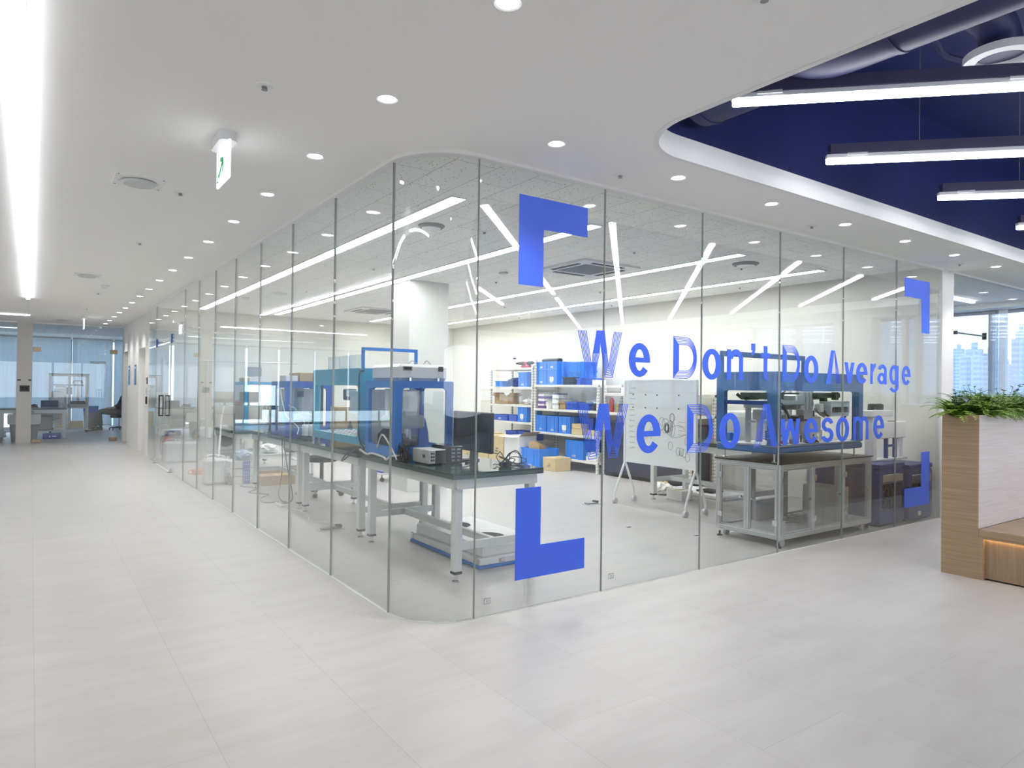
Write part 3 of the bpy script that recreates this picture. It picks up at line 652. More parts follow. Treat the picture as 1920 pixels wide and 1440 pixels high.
# fittings of the corridor's glass double door
for lab, ya, yb, yh in (('nearer the rounded corner', 11.51, 12.325, 12.24), ('nearer the white corridor wall', 12.335, 13.15, 12.42)):
    t = thing('glass_door', 'frameless glass door leaf in the corridor glass, ' + lab + (', with a black loop handle' if ya < 12 else ''), 'door', (XL, ya, 0)); W_ = yb-ya; hy = yh-ya; py = .055 if ya < 12 else W_-.055
    G().box(-GT, GT, 0, W_, .012, 2.075).obj('pane', GLASS, t)
    for s_ in ((-1, 1) if ya < 12 else ()):
        g = G(); a, b = (.012, .085)
        g.box(s_*a, s_*b, hy-.011, hy+.011, .84, .860, .002); g.box(s_*a, s_*b, hy-.011, hy+.011, 1.160, 1.18, .002); g.box(s_*(b-.020), s_*b, hy-.011, hy+.011, .8605, 1.1595, .002); g.box(s_*a, s_*(a+.014), hy-.011, hy+.011, .8605, 1.1595, .002)
        g.obj('handle', DARK, t)
    G().box(-.016, .016, py-.03, py+.03, 1.99, 2.13, .004).obj('top_patch', DBLUE, t)
    g = G(); g.box(-.02, .02, py-.03, py+.03, .008, .075, .005); g.lathe([(0, 0), (.05, 0), (.05, .006), (0, .007)], (0, py, 0), 16); g.obj('floor_pivot', CHROME, t)
# ================================================================ WORKBENCHES
def bench(label, x0, x1, y0, y1, z=.765, group='grey-legged workbenches in the laboratory'):
    t = thing('workbench', label, 'workbench', ((x0+x1)/2, (y0+y1)/2, 0), group=group); a, b = (x1-x0)/2, (y1-y0)/2
    G().box(-a, a, -b, b, z-.012, z, .002).obj('glossy_mat', TOPG, t)
    G().box(-a, a, -b, b, z-.042, z-.0125, .003).obj('worktop', mat('bench_edge', (.035, .075, .065), .4), t)
    g = G(); q = .045
    for s_ in (-1, 1): g.box(-a+q, a-q, s_*(b-q)-.018, s_*(b-q)+.018, z-.115, z-.043); g.box(s_*(a-q)-.018, s_*(a-q)+.018, -b+q, b-q, z-.115, z-.043)
    g.obj('apron', ALUW, t)
    for sx_ in (-1, 1):
        for sy_ in (-1, 1):
            X, Y = sx_*(a-.075), sy_*(b-.075)
            l = G().box(X-.03, X+.03, Y-.03, Y+.03, .075, z-.043, .004).obj('leg', ALUW, t)
            G().box(X-.0315, X+.0315, Y-.0315, Y+.0315, .058, .078, .003).obj('leg_cap', DARK, l)
            G().lathe([(.008, .0), (.028, 0), (.030, .012), (.014, .018), (.012, .058), (.0, .058)], (X, Y, 0), 14).obj('leveling_foot', CHROME, l)
    g = G()
    for sy_ in (-1, 1): g.box(-a+.1, a-.1, sy_*(b-.075)-.014, sy_*(b-.075)+.014, .22, .275)
    g.box(-.02, .02, -b+.09, b-.09, .222, .273)
    g.obj('stretcher', ALUW, t)
    return t
bench('workbench closest to the rounded glass corner, carrying the monitor', 2.36, 3.14, 4.02, 5.61)
bench('workbench under the teal machine', 2.36, 3.14, 5.70, 7.36)
bench('workbench with the stool tucked under it', 2.36, 3.14, 7.40, 9.36)
bench('low workbench under the pale blue machine with milky panel', 2.5, 3.4, 10.8, 12.2, .66)
bench('workbench behind the mobile whiteboard', 6.25, 6.99, 4.40, 5.96)

# ================================================================ ENCLOSED DESKTOP MACHINES
def feet(t, pts, z0, z1, m=CHROME):
    for x, y in pts: G().lathe([(.0, z0), (.024, z0), (.024, z0+.008), (.009, z0+.014), (.009, z1), (0, z1)], (x, y, 0), 12).obj('foot', m, t)
def shell(t, m, x0, x1, y0, y1, z0, z1, wp=.065, wt=.08, wb=.08, th=.03, ri=.03):
    """four framed sides of a machine, one part each"""
    for nm, ax, a0, a1, u0, u1 in (('front_frame', 'y', y0, y0+th, x0, x1), ('back_frame', 'y', y1-th, y1, x0, x1), ('side_frame', 'x', x0, x0+th, y0+th, y1-th), ('side_frame', 'x', x1-th, x1, y0+th, y1-th)):
        p = wp if ax == 'y' else wp-th
        G().window(ax, a0, a1, (u0, u1, z0, z1), (u0+p, u1-p, z0+wb, z1-wt), .014 if ax == 'y' else .001, ri).obj(nm, m, t)

# nearest machine: blue frame, white hood, small robot inside
X0, Y0_, Z0 = 2.39, 5.01, .785
t = thing('bench_machine', 'blue-framed desktop machine with a white hood beside the monitor', 'machine', (0, 0, 0))
shell(t, MBLUE, 2.39, 2.93, 5.01, 5.60, .785, 1.405, wt=.058)
feet(t, [(2.43, 5.06), (2.89, 5.06), (2.43, 5.55), (2.89, 5.55)], .766, .79)
G().box(2.42, 2.90, 5.04, 5.57, .786, .83).obj('deck', MBLUE, t)
G().box(2.425, 2.895, 5.56, 5.568, .86, 1.33).obj('back_panel', WPL, t)
h = G().box(2.44, 2.895, 5.045, 5.60, 1.406, 1.545, .025).obj('hood', WPL, t)
G().window('y', 5.038, 5.048, (2.472, 2.555, 1.490, 1.525), (2.48, 2.547, 1.495, 1.520), .003, .002).obj('display_bezel', MGREY, h)
G().box(2.481, 2.546, 5.0415, 5.0455, 1.496, 1.519).obj('display', DARK, h)
G().box(2.80, 2.845, 5.036, 5.046, 1.488, 1.530, .003).obj('fan_port', DGREY, h)
for x in (2.535, 2.795):
    l = G().box(x-.010, x+.010, 5.030, 5.045, 1.400, 1.435, .002).obj('latch', CHROME, t); G().cyl((x-.013, 5.028, 1.436), (x+.013, 5.028, 1.436), .004).obj('latch_bail', CHROME, l)
G().window('y', 5.615, 5.635, (2.36, 2.90, 1.50, 1.70), (2.385, 2.875, 1.44+.061, 1.672), .004, .004).obj('raised_lid', MBLUE, t)
G().box(2.885, 2.905, 5.60, 5.62, 1.52, 1.56).obj('lid_hinge', DARK, t)
g = G(); g.tube([(2.60, 5.2, 1.546), (2.66, 5.25, 1.58), (2.74, 5.3, 1.55)], .004); g.tube([(2.74, 5.2, 1.546), (2.8, 5.25, 1.585), (2.87, 5.3, 1.55)], .004); g.obj('air_hose', GREYC, t)
# robot: column, head, gripper
rb = G().cyl((2.57, 5.33, 1.05), (2.57, 5.33, 1.33), .075, n=24).box(2.46, 2.52, 5.3, 5.36, 1.0, 1.34, .005).obj('robot_column', WPL, t)
G().box(2.45, 2.78, 5.22, 5.42, 1.00, 1.115, .02).obj('robot_head', LGREY, t)
g = G(); g.cyl((2.63, 5.28, .955), (2.63, 5.28, 1.0), .035); g.cyl((2.63, 5.28, .93), (2.63, 5.28, .955), .022); g.cyl((2.66, 5.27, .91), (2.66, 5.27, .99), .010); g.obj('tool_spindle', CHROME, t)
g = G(); g.box(2.45, 2.60, 5.25, 5.48, .832, .96, .01); g.prism([(2.46, .96), (2.55, .96), (2.50, 1.0)], 'y', 5.27, 5.46); g.box(2.58, 2.76, 5.33, 5.5, .832, .93, .008); g.obj('black_base', DARK, t, label='black machine base inside the enclosure')
g = G(); g.prism([(2.755, .832), (2.86, .832), (2.85, .96), (2.82, 1.08), (2.785, 1.10), (2.765, 1.10)], 'y', 5.30, 5.33); g.box(2.69, 2.80, 5.35, 5.38, .832, 1.0); g.obj('blue_bracket', MBLUE, t)
g = G(); g.tube([(2.70, 5.3, 1.33), (2.74, 5.28, 1.25), (2.72, 5.27, 1.15), (2.69, 5.25, 1.12)], .004); g.tube([(2.66, 5.25, 1.34), (2.72, 5.22, 1.28), (2.70, 5.22, 1.15)], .003); g.obj('cable', WHITEC, t)
G().box(2.465, 2.865, 5.018, 5.022, .87, 1.32).obj('front_pane', ACRY, t)

# teal machine
t = thing('bench_machine', 'teal-framed wide desktop machine with an open front and slotted white bed', 'machine', (0, 0, 0))
shell(t, MTEAL, 2.40, 2.96, 5.74, 6.99, .83, 1.52, .065, .155, .07)
feet(t, [(2.45, 5.8), (2.91, 5.8), (2.45, 6.93), (2.91, 6.93)], .766, .835)
g = G(); g.box(2.43, 2.93, 5.77, 6.96, .86, .895); g.obj('machine_bed', WPL, t)
g = G()
for i in range(12):
    for j in range(5): g.box(2.47+.09*j, 2.52+.09*j, 5.84+.093*i, 5.875+.093*i, .8955, .899)
g.obj('bed_slot', MGREY, t)
g = G(); g.box(2.43, 2.93, 6.1, 6.16, 1.26, 1.32); g.box(2.5, 2.60, 6.02, 6.24, 1.10, 1.32, .01); g.obj('gantry', ALU, t)
g = G(); g.box(2.52, 2.58, 6.04, 6.10, .98, 1.12, .005); g.box(2.50, 2.6, 6.3, 6.42, 1.22, 1.33, .01); g.cyl((2.55, 6.07, .93), (2.55, 6.07, .98), .012); g.obj('spindle', DGREY, t)
G().box(2.425, 2.45, 6.82, 6.84, .93, 1.36).obj('guide_rail', DARK, t)
g = G(); g.box(2.44, 2.47, 5.84, 5.87, .896, .99, .004); g.box(2.5, 2.53, 5.86, 5.89, .896, .96, .004); g.obj('stop_post', DARK, t)
g = G(); g.cyl((2.405, 5.70, 1.50), (2.405, 5.745, 1.50), .016); g.tube([(2.41, 5.705, 1.50), (2.37, 5.70, 1.46), (2.375, 5.70, 1.2), (2.38, 5.71, .9), (2.44, 5.68, .78)], .007); g.obj('hose', BLACKC, t)
g = G(); g.box(2.55, 2.556, 6.05, 6.98, 1.521, 1.66); g.obj('acrylic_screen', ACRY, t)
g = G(); g.box(2.56, 2.585, 6.40, 6.43, 1.521, 1.65); g.box(2.56, 2.57, 6.97, 6.985, 1.521, 1.62); g.box(2.56, 2.57, 6.68, 6.69, 1.521, 1.64); g.obj('screen_post', WPL, t)

# navy machine
t = thing('bench_machine', 'deep blue upright desktop machine seen beyond the teal machine', 'machine', (0, 0, 0))
shell(t, MNAVY, 2.40, 2.95, 7.90, 8.50, .770, 1.405, .072, .075, .10)
G().box(2.43, 2.92, 7.93, 8.47, .771, .86).obj('deck', MNAVY, t)
G().box(2.44, 2.91, 8.44, 8.465, .87, 1.32).obj('back_panel', LGREY, t)
g = G(); g.box(2.60, 2.72, 8.25, 8.37, 1.0, 1.33, .01); g.box(2.56, 2.80, 8.15, 8.30, .94, 1.02, .01); g.cyl((2.66, 8.2, 1.02), (2.66, 8.2, 1.22), .03); g.obj('robot_arm', LGREY, t)
g = G(); g.box(2.58, 2.74, 8.12, 8.3, .861, .935, .01); g.box(2.80, 2.88, 8.1, 8.3, .861, 1.05, .01); g.cyl((2.66, 8.2, 1.22), (2.66, 8.2, 1.29), .04); g.obj('tool_block', DGREY, t)
G().box(2.475, 2.52, 8.0, 8.3, .90, 1.18, .004).obj('blue_plate', MTEAL, t)
g = G(); g.tube([(2.36, 7.98, 1.3), (2.36, 7.9, 1.15), (2.40, 7.86, 1.0), (2.52, 7.84, .88), (2.50, 7.80, .80)], .006); g.tube([(2.42, 7.88, 1.13), (2.50, 7.85, 1.08), (2.60, 7.86, .93), (2.56, 7.83, .87)], .005); g.obj('cable', WHITEC, t)

# pale machine far on the low bench
t = thing('bench_machine', 'pale blue desktop machine with a milky white panel at the laboratory\'s far end', 'machine', (0, 0, 0))
PALEB = mat('pale_machine_blue', (.08, .36, .66), .4)
shell(t, PALEB, 2.70, 3.24, 11.0, 11.7, .665, 1.41, .07, .05, .10, ri=.05)
G().box(2.76, 3.18, 10.985, 10.998, .75, 1.37, .004).obj('milky_panel', LGREY, t)
G().box(2.73, 3.21, 11.04, 11.68, .67, .75).obj('deck', PALEB, t)
G().box(2.694, 2.699, 11.08, 11.62, .77, 1.35).obj('side_panel', LGREY, t)
G().window('y', 10.975, 10.985, (3.09, 3.15, 1.02, 1.27), (3.10, 3.14, 1.03, 1.26), .002, .002).obj('handle', MGREY, t)

# things standing on the machines and benches
def carton(label, x0, x1, y0, y1, z0, z1, m=CARD, cat='cardboard box', group=None, mark=True, name='cardboard_box', flaps=False, face='x'):
    t = thing(name, label, cat, ((x0+x1)/2, (y0+y1)/2, z0), group=group); a, b, c = (x1-x0)/2, (y1-y0)/2, z1-z0
    if flaps:
        g = G(); g.box(-a, a, -b, b, 0, .004)
        for s_ in (-1, 1): g.box(s_*a-.002*0, s_*(a-.005), -b, b, 0, c); g.box(-a, a, s_*b, s_*(b-.005), 0, c)
        g.obj('body', m, t)
        g = G(); L = min(a, b)*.9
        for s_ in (-1, 1):
            g.add([(s_*a, -b, c), (s_*a, b, c), (s_*(a+L*.8), b, c+L*.35), (s_*(a+L*.8), -b, c+L*.35), (s_*a, -b, c+.004), (s_*a, b, c+.004), (s_*(a+L*.8), b, c+L*.35+.004), (s_*(a+L*.8), -b, c+L*.35+.004)], [(0, 1, 2, 3), (4, 7, 6, 5), (0, 4, 5, 1), (1, 5, 6, 2), (2, 6, 7, 3), (3, 7, 4, 0)])
            g.add([(-a, s_*b, c), (a, s_*b, c), (a, s_*(b+L*.5), c+L*.6), (-a, s_*(b+L*.5), c+L*.6), (-a, s_*b, c+.004), (a, s_*b, c+.004), (a, s_*(b+L*.5), c+L*.6+.004), (-a, s_*(b+L*.5), c+L*.6+.004)], [(0, 1, 2, 3), (4, 7, 6, 5), (0, 4, 5, 1), (1, 5, 6, 2), (2, 6, 7, 3), (3, 7, 4, 0)])
        g.obj('flap', m, t)
    else:
        G().box(-a, a, -b, b, 0, c, .004).obj('body', m, t)
        g = G(); g.box(-a*.15, a*.15, -b-.0008, b+.0008, c-.0002, c+.0008) if a > b else g.box(-a-.0008, a+.0008, -b*.15, b*.15, c-.0002, c+.0008); g.obj('tape', CARDL if m is CARD else CARD, t)
    if mark:
        g = G()
        if face == 'x':
            for k in range(3): g.box(-a-.0012, -a-.0002, b*(-.3), b*(.3-.15*k), c*(.30+.1*k), c*(.34+.1*k))
        else:
            g.prism([(-a*.2, c*.35), (a*.2, c*.35), (0, c*.62)], 'y', -b-.0012, -b-.0002); g.box(-a*.3, a*.3, -b-.0012, -b-.0002, c*.22, c*.27)
        g.obj('print_mark', DGREY, t)
    return t
carton('brown cardboard box with a dark triangle mark on top of the deep blue machine', 2.57, 2.93, 7.95, 8.35, 1.406, 1.51, face='y')
carton('small white and blue box on top of the deep blue machine', 2.41, 2.55, 7.96, 8.2, 1.406, 1.475, PAPER, 'box', mark=False, name='small_box')
carton('brown cardboard box behind the teal machine, seen through its opening', 2.72, 3.02, 7.14, 7.35, .766, 1.13, face='y')
t = thing('parts_tray', 'white parts trays piled three high on the pale blue machine', 'trays', (2.92, 11.3, 1.412))
for k in range(3): G().box(-.15, .15, -.1, .1, .028*k, .028*k+.024, .004).obj('tray', WPL, t)
t = thing('crate', 'grey open crate on the white trays over the pale blue machine', 'crate', (2.90, 11.3, 1.497)); G().window('z', 0, .15, (-.11, .11, -.09, .09), (-.10, .10, -.08, .08), .01, .01).obj('wall', MGREY, t); G().box(-.10, .10, -.08, .08, 0, .01).obj('bottom', MGREY, t)
carton('flat brown box beside the trays on the pale blue machine', 2.71, 2.80, 11.1, 11.4, 1.412, 1.47, mark=False)

# monitor
t = thing('monitor', 'black flat-screen monitor on the closest workbench', 'monitor', (2.93, 4.70, .766))
G().box(-.012, .022, -.29, .29, .075, .395, .006).obj('casing', DARK, t)
G().box(-.0135, -.0122, -.282, .282, .088, .388).obj('screen', mat('screen_glass', (.012, .013, .015), .12, var=.05), t)
g = G(); g.prism([(.022, .22), (.05, .22), (.035, .012), (-.005, .012)], 'y', -.035, .035); g.obj('stand_neck', DGREY, t)
g = G(); g.prism([(-.15, .0), (-.14, .0), (.05, .0), (.05, .012), (-.15, .008)], 'y', -.015, .015)
g.add([(-.17, -.17, 0), (-.15, -.18, 0), (.06, -.02, 0), (.04, .02, 0), (-.17, -.17, .009), (-.15, -.18, .009), (.06, -.02, .012), (.04, .02, .012)], [(0, 1, 2, 3), (4, 7, 6, 5), (0, 4, 5, 1), (1, 5, 6, 2), (2, 6, 7, 3), (3, 7, 4, 0)])
g.add([(-.17, .17, 0), (-.15, .18, 0), (.06, .02, 0), (.04, -.02, 0), (-.17, .17, .009), (-.15, .18, .009), (.06, .02, .012), (.04, -.02, .012)], [(3, 2, 1, 0), (5, 6, 7, 4), (1, 5, 4, 0), (2, 6, 5, 1), (3, 7, 6, 2), (0, 4, 7, 3)])
g.obj('stand_foot', DARK, t)
# power supply and black controller
t = thing('power_supply', 'silver power supply box with vents beside the black controller', 'power supply', (2.455, 4.55, .767))
G().box(0, .15, .004, .27, .006, .112, .004).obj('case', mat('silver_case', (.52, .54, .55), .35, .4), t)
G().box(.003, .055, 0, .0045, .010, .108, .001).obj('panel', LGREY, t)
G().box(.057, .147, 0, .0045, .010, .108, .001).obj('fan_grille', DGREY, t)
g = G()
for z in (.035, .06, .085): g.cyl((.022, 0, z), (.022, -.008, z), .006); g.box(.036, .048, -.001, .001, z-.006, z+.006)
g.obj('terminal', DARK, t)
g = G()
for y in (.03, .24):
    for x in (.02, .13): g.cyl((x, y, -.0), (x, y, .007), .008)
g.obj('foot', DARK, t)
g = G(); g.box(-.0012, 0, .06, .10, .05, .075); g.obj('side_label', DGREY, t)
t = thing('controller_box', 'glossy black controller box with connector ports between power supply and monitor', 'controller', (2.63, 4.55, .767))
G().box(0, .12, 0, .28, 0, .135, .004).obj('case', mat('black_gloss', (.01, .01, .012), .15), t)
g = G()
for k in range(8): g.box(.02+.05*(k % 2), .05+.05*(k % 2), -.004, 0, .018+.028*(k//2), .034+.028*(k//2))
g.obj('port', MGREY, t)
G().tube([(.09, -.0, .03), (.10, -.05, .02), (.16, -.08, .005), (.22, -.04, .005)], .004).obj('lead', BLACKC, t)

def tangle(name, label, cat, cx, cy_, z, rx, ry, n, m, seed, r_=.0045, h=.06, extra=None):
    rn = random.Random(seed); g = G()
    for k in range(n):
        pts = []; a = rn.random()*6.28
        ph = rn.random()*6.28; q = rn.uniform(.5, 1.0); ox, oy = rn.uniform(-.35, .35)*rx, rn.uniform(-.35, .35)*ry; hh = h*rn.uniform(.3, 1.0)
        for j in range(17):
            a += rn.uniform(.35, .75); q = min(1.0, max(.3, q+rn.uniform(-.18, .18)))
            pts.append((cx+ox+rx*.75*q*cos(a), cy_+oy+ry*.75*q*sin(a), z+r_+hh*(.5+.5*sin(ph+j*.8))*(1 if j not in (0, 16) else .1)))
        g.tube(pts, r_*rn.uniform(.8, 1.2), 5, 4)
    if extra: extra(g)
    return tag(g.obj(name, m), label, cat)
tangle('cable_tangle', 'tangle of black cables on the benches between the white-hooded and teal machines', 'cables', 2.47, 5.67, .769, .10, .045, 10, BLACKC, 3, .0035, .13)
tangle('cable_tangle', 'looping dark cables in front of the blue-framed machine by the power supply', 'cables', 2.42, 4.90, .769, .05, .09, 7, BLACKC, 11, .0035, .15)
tangle('cable_tangle', 'black cables and adapter lead in a heap beside the monitor foot', 'cables', 2.94, 4.22, .769, .15, .12, 4, BLACKC, 5, .0032, .11)
tag(G().box(2.88, 2.97, 4.19, 4.24, .767, .80, .006).obj('power_adapter', DARK), 'small black power adapter among cables at the bench end', 'adapter')
tangle('cable_tangle', 'flat snarl of dark cables on the bench in front of the teal machine', 'cables', 2.50, 7.55, .769, .10, .25, 5, BLACKC, 8, .0045, .03)
tangle('cable_tangle', 'bushy heap of dark wires at the far end of the stool\'s bench', 'cables', 2.55, 8.95, .769, .14, .20, 12, GREYC, 21, .004, .38)
g = G(); g.tube([(2.50, 4.98, .80), (2.36, 5.0, .80), (2.34, 5.05, .77), (2.38, 5.2, .775), (2.37, 5.4, .79), (2.365, 5.5, .775), (2.37, 5.66, .80)], .009); g.tube([(2.385, 4.95, .775), (2.37, 5.08, .90), (2.365, 5.2, .96), (2.37, 5.3, .85)], .007)
tag(g.obj('white_cable', WHITEC), 'thick white cable curling along the closest bench edge', 'cable')
g = G(); g.tube([(2.42, 5.66, .785), (2.34, 5.68, .80), (2.27, 5.74, .72), (2.28, 5.86, .69), (2.34, 5.85, .76), (2.42, 5.80, .775)], .007)
tag(g.obj('hanging_cable', BLACKC), 'black cable looping over the bench edge below the teal machine', 'cable')
# white posts and small fittings on the bench before the navy machine
t = thing('white_cylinders', 'two white upright canisters side by side before the deep blue machine', 'canisters', (2.56, 7.70, .767)); t.name = 'canister_holder'
t['label'] = 'white twin canister standing before the deep blue machine'; t['category'] = 'canister'
for k in (0, 1): G().lathe([(0, 0), (.035, 0), (.035, .14), (.030, .145), (0, .146)], (.072*k, 0, 0), 16).obj('canister', WPL, t)

# cables dangling under the third bench, power strip, floor outlet
def dangling(label, pts, m=BLACKC, r_=.005): tag(G().tube(pts, r_).obj('hanging_cable', m), label, 'cable')
dangling('dark cable hanging down from the third bench to the white power strip', [(2.34, 7.80, .78), (2.33, 7.80, .70), (2.35, 7.84, .4), (2.33, 7.9, .12), (2.36, 7.85, .035), (2.40, 7.84, .03)])
dangling('second dark cable looping under the third bench to the floor', [(2.33, 7.70, .78), (2.33, 7.70, .65), (2.37, 7.66, .35), (2.40, 7.62, .10), (2.36, 7.74, .03), (2.32, 7.76, .032)])
dangling('grey cable snaking over the floor past the third bench', [(2.32, 7.86, .03), (2.20, 8.05, .008), (2.27, 8.4, .008), (2.42, 8.6, .008), (2.25, 8.9, .008), (2.45, 9.2, .008), (2.30, 9.5, .008), (2.35, 9.58, .008)], GREYC)
dangling('white cord curving over the floor toward the metal floor outlet', [(2.30, 7.64, .012), (2.38, 7.3, .008), (2.36, 6.95, .008), (2.28, 6.7, .008), (2.40, 6.55, .008), (2.48, 6.42, .008), (2.40, 6.33, .022)], WHITEC)
t = thing('power_strip', 'white multi-socket power strip on the floor under the third bench', 'power strip', (2.31, 7.76, 0)); G().box(-.03, .03, -.12, .12, .0, .028, .006).obj('body', WPL, t)
g = G()
for k in (-.07, 0, .07): g.cyl((0, k, .027), (0, k, .030), .018)
g.obj('socket', LGREY, t)
def floor_box(label, x, y, w_, d):
    t = thing('floor_outlet', label, 'floor outlet', (x, y, 0)); G().box(-w_/2, w_/2, -d/2, d/2, 0, .006, .002).obj('plate', ALU, t)
    G().box(-w_*.42, w_*.42, -d*.3, d*.3, .006, .022, .004).obj('hinged_lid', MGREY, t)
    G().box(w_*.2, w_*.42, -d*.32, d*.3, .022, .040, .005).obj('plug', DGREY, t)
floor_box('metal floor outlet plate between the corridor glass and the second bench', 2.335, 6.25, .24, .10)
floor_box('metal floor outlet plate out on the bare laboratory floor', 5.43, 6.03, .20, .12)
for i, (x, y) in enumerate([(4.84, 4.82), (5.10, 4.20), (5.62, 4.02)]):
    g = G(); g.box(x-.022, x-.004, y-.012, y+.012, 0, .003); g.box(x+.004, x+.022, y-.012, y+.012, 0, .003)
    tag(g.obj('floor_plug', DGREY), 'tiny dark twin floor plug on the bare floor, %s from the rounded corner' % ('first', 'second', 'third')[i], 'floor plug', 'tiny floor plugs')

# stool
t = thing('work_stool', 'black swivel stool on castors under the third workbench', 'stool', (2.98, 8.32, 0), R(20))
G().lathe([(0, .415), (.17, .415), (.205, .43), (.212, .45), (.205, .475), (.15, .485), (0, .487)], n=28).obj('seat', DARK, t)
G().tube([(.15, .1, .43), (.24, .13, .43), (.27, .10, .47)], .011).obj('lever', DGREY, t)
G().cyl((0, 0, .10), (0, 0, .415), .024).obj('gas_column', DGREY, t)
for k in range(5):
    a = R(72*k); b = G().tube([(0, 0, .12), (.14*cos(a), .14*sin(a), .10), (.27*cos(a), .27*sin(a), .075)], .018).obj('star_leg', DGREY, t)
    G().cyl((.28*cos(a)-.02*sin(a), .28*sin(a)+.02*cos(a), .028), (.28*cos(a)+.02*sin(a), .28*sin(a)-.02*cos(a), .028), .028).obj('castor', DARK, b)

# white housing lying on the floor under the nearest bench
t = thing('machine_cover', 'long white machine cover with round holes on a blue base under the closest bench', 'machine cover', (2.75, 4.28, 0))
G().box(-.01, .63, -.01, 1.13, .0, .022, .006).obj('base', MBLUE, t)
g = G(); g.box(0, .62, 0, 1.12, .023, .075, .006); g.box(.03, .60, .03, 1.09, .076, .165, .012); g.obj('shell', WPL, t)
for y in (.30, .82):
    G().lathe([(0, .1655), (.14, .1655), (.14, .1675), (0, .1675)], (.26, y, 0), 28).obj('hole_shade', mat('hole_shade_black', (.03, .03, .032), .8, var=.5, scale=160), t)  # dark discs stand in for the shade inside open holes
g = G()
for y in (.02, 1.08): g.box(-.012, .004, y, y+.03, .028, .085, .003)
for x in (.17, .45): g.box(x, x+.05, -.006, .004, .035, .062, .002)
g.obj('latch', CHROME, t)
G().box(.10, .60, -.002, .0, .085, .088).obj('seam_strip', LGREY, t)

# ================================================================ BIG MACHINE ON ITS TROLLEY BY THE FRONT GLASS
t = thing('machine_trolley', 'aluminium-framed trolley with clear doors carrying the big blue machine', 'trolley', (0, 0, 0))
x0, x1, y0, y1, z0, z1 = 5.28, 6.82, 3.455, 4.13, .07, .722; q = .045
def prof(g, a, b, c, d, e, f_): g.box(a, b, c, d, e, f_, .003)
g = G()
for x in (x0, x1-q):
    for y in (y0, y1-q): prof(g, x, x+q, y, y+q, z0, z1)
for z in (z0, z1-q):
    for y in (y0, y1-q): prof(g, x0+q, x1-q, y, y+q, z, z+q)
    for x in (x0, x1-q): prof(g, x, x+q, y0+q, y1-q, z, z+q)
for x in (x0+(x1-x0)/3, x0+(x1-x0)*2/3):
    for y in (y0, y1-q): prof(g, x-q/2, x+q/2, y, y+q, z0+q, z1-q)
for x in (x0, x1-q): prof(g, x, x+q, (y0+y1)/2-q/2, (y0+y1)/2+q/2, z0+q, z1-q)
g.obj('frame', ALU, t)
g = G()
for z in (z0+.012, z0+.028, z1-.016, z1-.032): g.box(x0+q, x1-q, y0-.0006, y0, z-.002, z+.002); g.box(x0-.0006, x0, y0+q, y1-q, z-.002, z+.002)
for x in (x0+.015, x0+.03, x1-.015, x1-.03): g.box(x-.002, x+.002, y0-.0006, y0, z0+q, z1-q)
for y in (y0+.015, y0+.03, y1-.015, y1-.03, (y0+y1)/2): g.box(x0-.0006, x0, y-.002, y+.002, z0+q, z1-q)
g.obj('profile_groove', MGREY, t)
G().box(x0-.01, x1+.01, y0-.01, y1+.01, z1, z1+.012, .002).obj('top_plate', DARK, t)
G().box(x0+q, x1-q, y0+q, y1-q, z0+.02, z0+.028).obj('floor_plate', LGREY, t)
seg = (x1-x0)/3
def cdoor(ax, u0, u1, lab=None):
    """a clear door with its own slim aluminium border, hinges and knob"""
    za, zb = z0+q+.004, z1-q-.004
    if ax == 'y':
        d = G().window('y', y0+.008, y0+.026, (u0, u1, za, zb), (u0+.010, u1-.010, za+.010, zb-.010), .001, .001).obj('door', ALU, t)
        G().box(u0+.009, u1-.009, y0+.015, y0+.019, za+.009, zb-.009).obj('pane', ACRYS, d)
        g = G()
        for z in (za+.07, zb-.12): g.box(u0-.025, u0+.022, y0-.005, y0+.006, z, z+.05, .002)
        g.obj('hinge', CHROME, d); g = G(); g.cyl((u1-.035, y0+.010, (za+zb)/2), (u1-.035, y0-.012, (za+zb)/2), .010); g.obj('knob', CHROME, d)
    else:
        X = x0
        d = G().window('x', X+.008, X+.026, (u0, u1, za, zb), (u0+.010, u1-.010, za+.010, zb-.010), .001, .001).obj('door', ALU, t)
        G().box(X+.015, X+.019, u0+.009, u1-.009, za+.009, zb-.009).obj('pane', ACRYS, d)
        hy = u1 if u1 > 3.9 else u0
        g = G()
        for z in (za+.07, zb-.12): g.box(X-.005, X+.006, hy-.022 if hy == u1 else hy-.025, hy+.025 if hy == u1 else hy+.022, z, z+.05, .002)
        g.obj('hinge', CHROME, d); ky = u0+.035 if hy == u1 else u1-.035
        g = G(); g.cyl((X+.010, ky, (za+zb)/2), (X-.012, ky, (za+zb)/2), .010); g.obj('knob', CHROME, d)
for k in range(3): cdoor('y', x0+seg*k+(q if k == 0 else q/2)+.003, x0+seg*(k+1)-(q if k == 2 else q/2)-.003)
cdoor('x', y0+q+.003, (y0+y1)/2-q/2-.003); cdoor('x', (y0+y1)/2+q/2+.003, y1-q-.003)
G().box(x0+q, x1-q, y1-.02, y1-.015, z0+q, z1-q).obj('rear_pane', ACRYS, t)
for x in (x0+.05, x1-.05):
    for y in (y0+.05, y1-.05):
        c = G().lathe([(0, .0), (.026, 0), (.024, .012), (.010, .016), (.010, .045), (0, .045)], (x-.022 if x < 6 else x+.022, y-.02 if y < 3.8 else y+.02, 0), 12).obj('leveling_foot', DARK, t)
for x in (x0+.10, x1-.10):
    for y in (y0+.05, y1-.05):
        f_ = G().box(x-.028, x+.028, y-.028, y+.028, .062, .069).obj('castor_fork', CHROME, t); G().cyl((x, y-.013, .033), (x, y+.013, .033), .033, n=18).obj('castor_wheel', LGREY, f_)
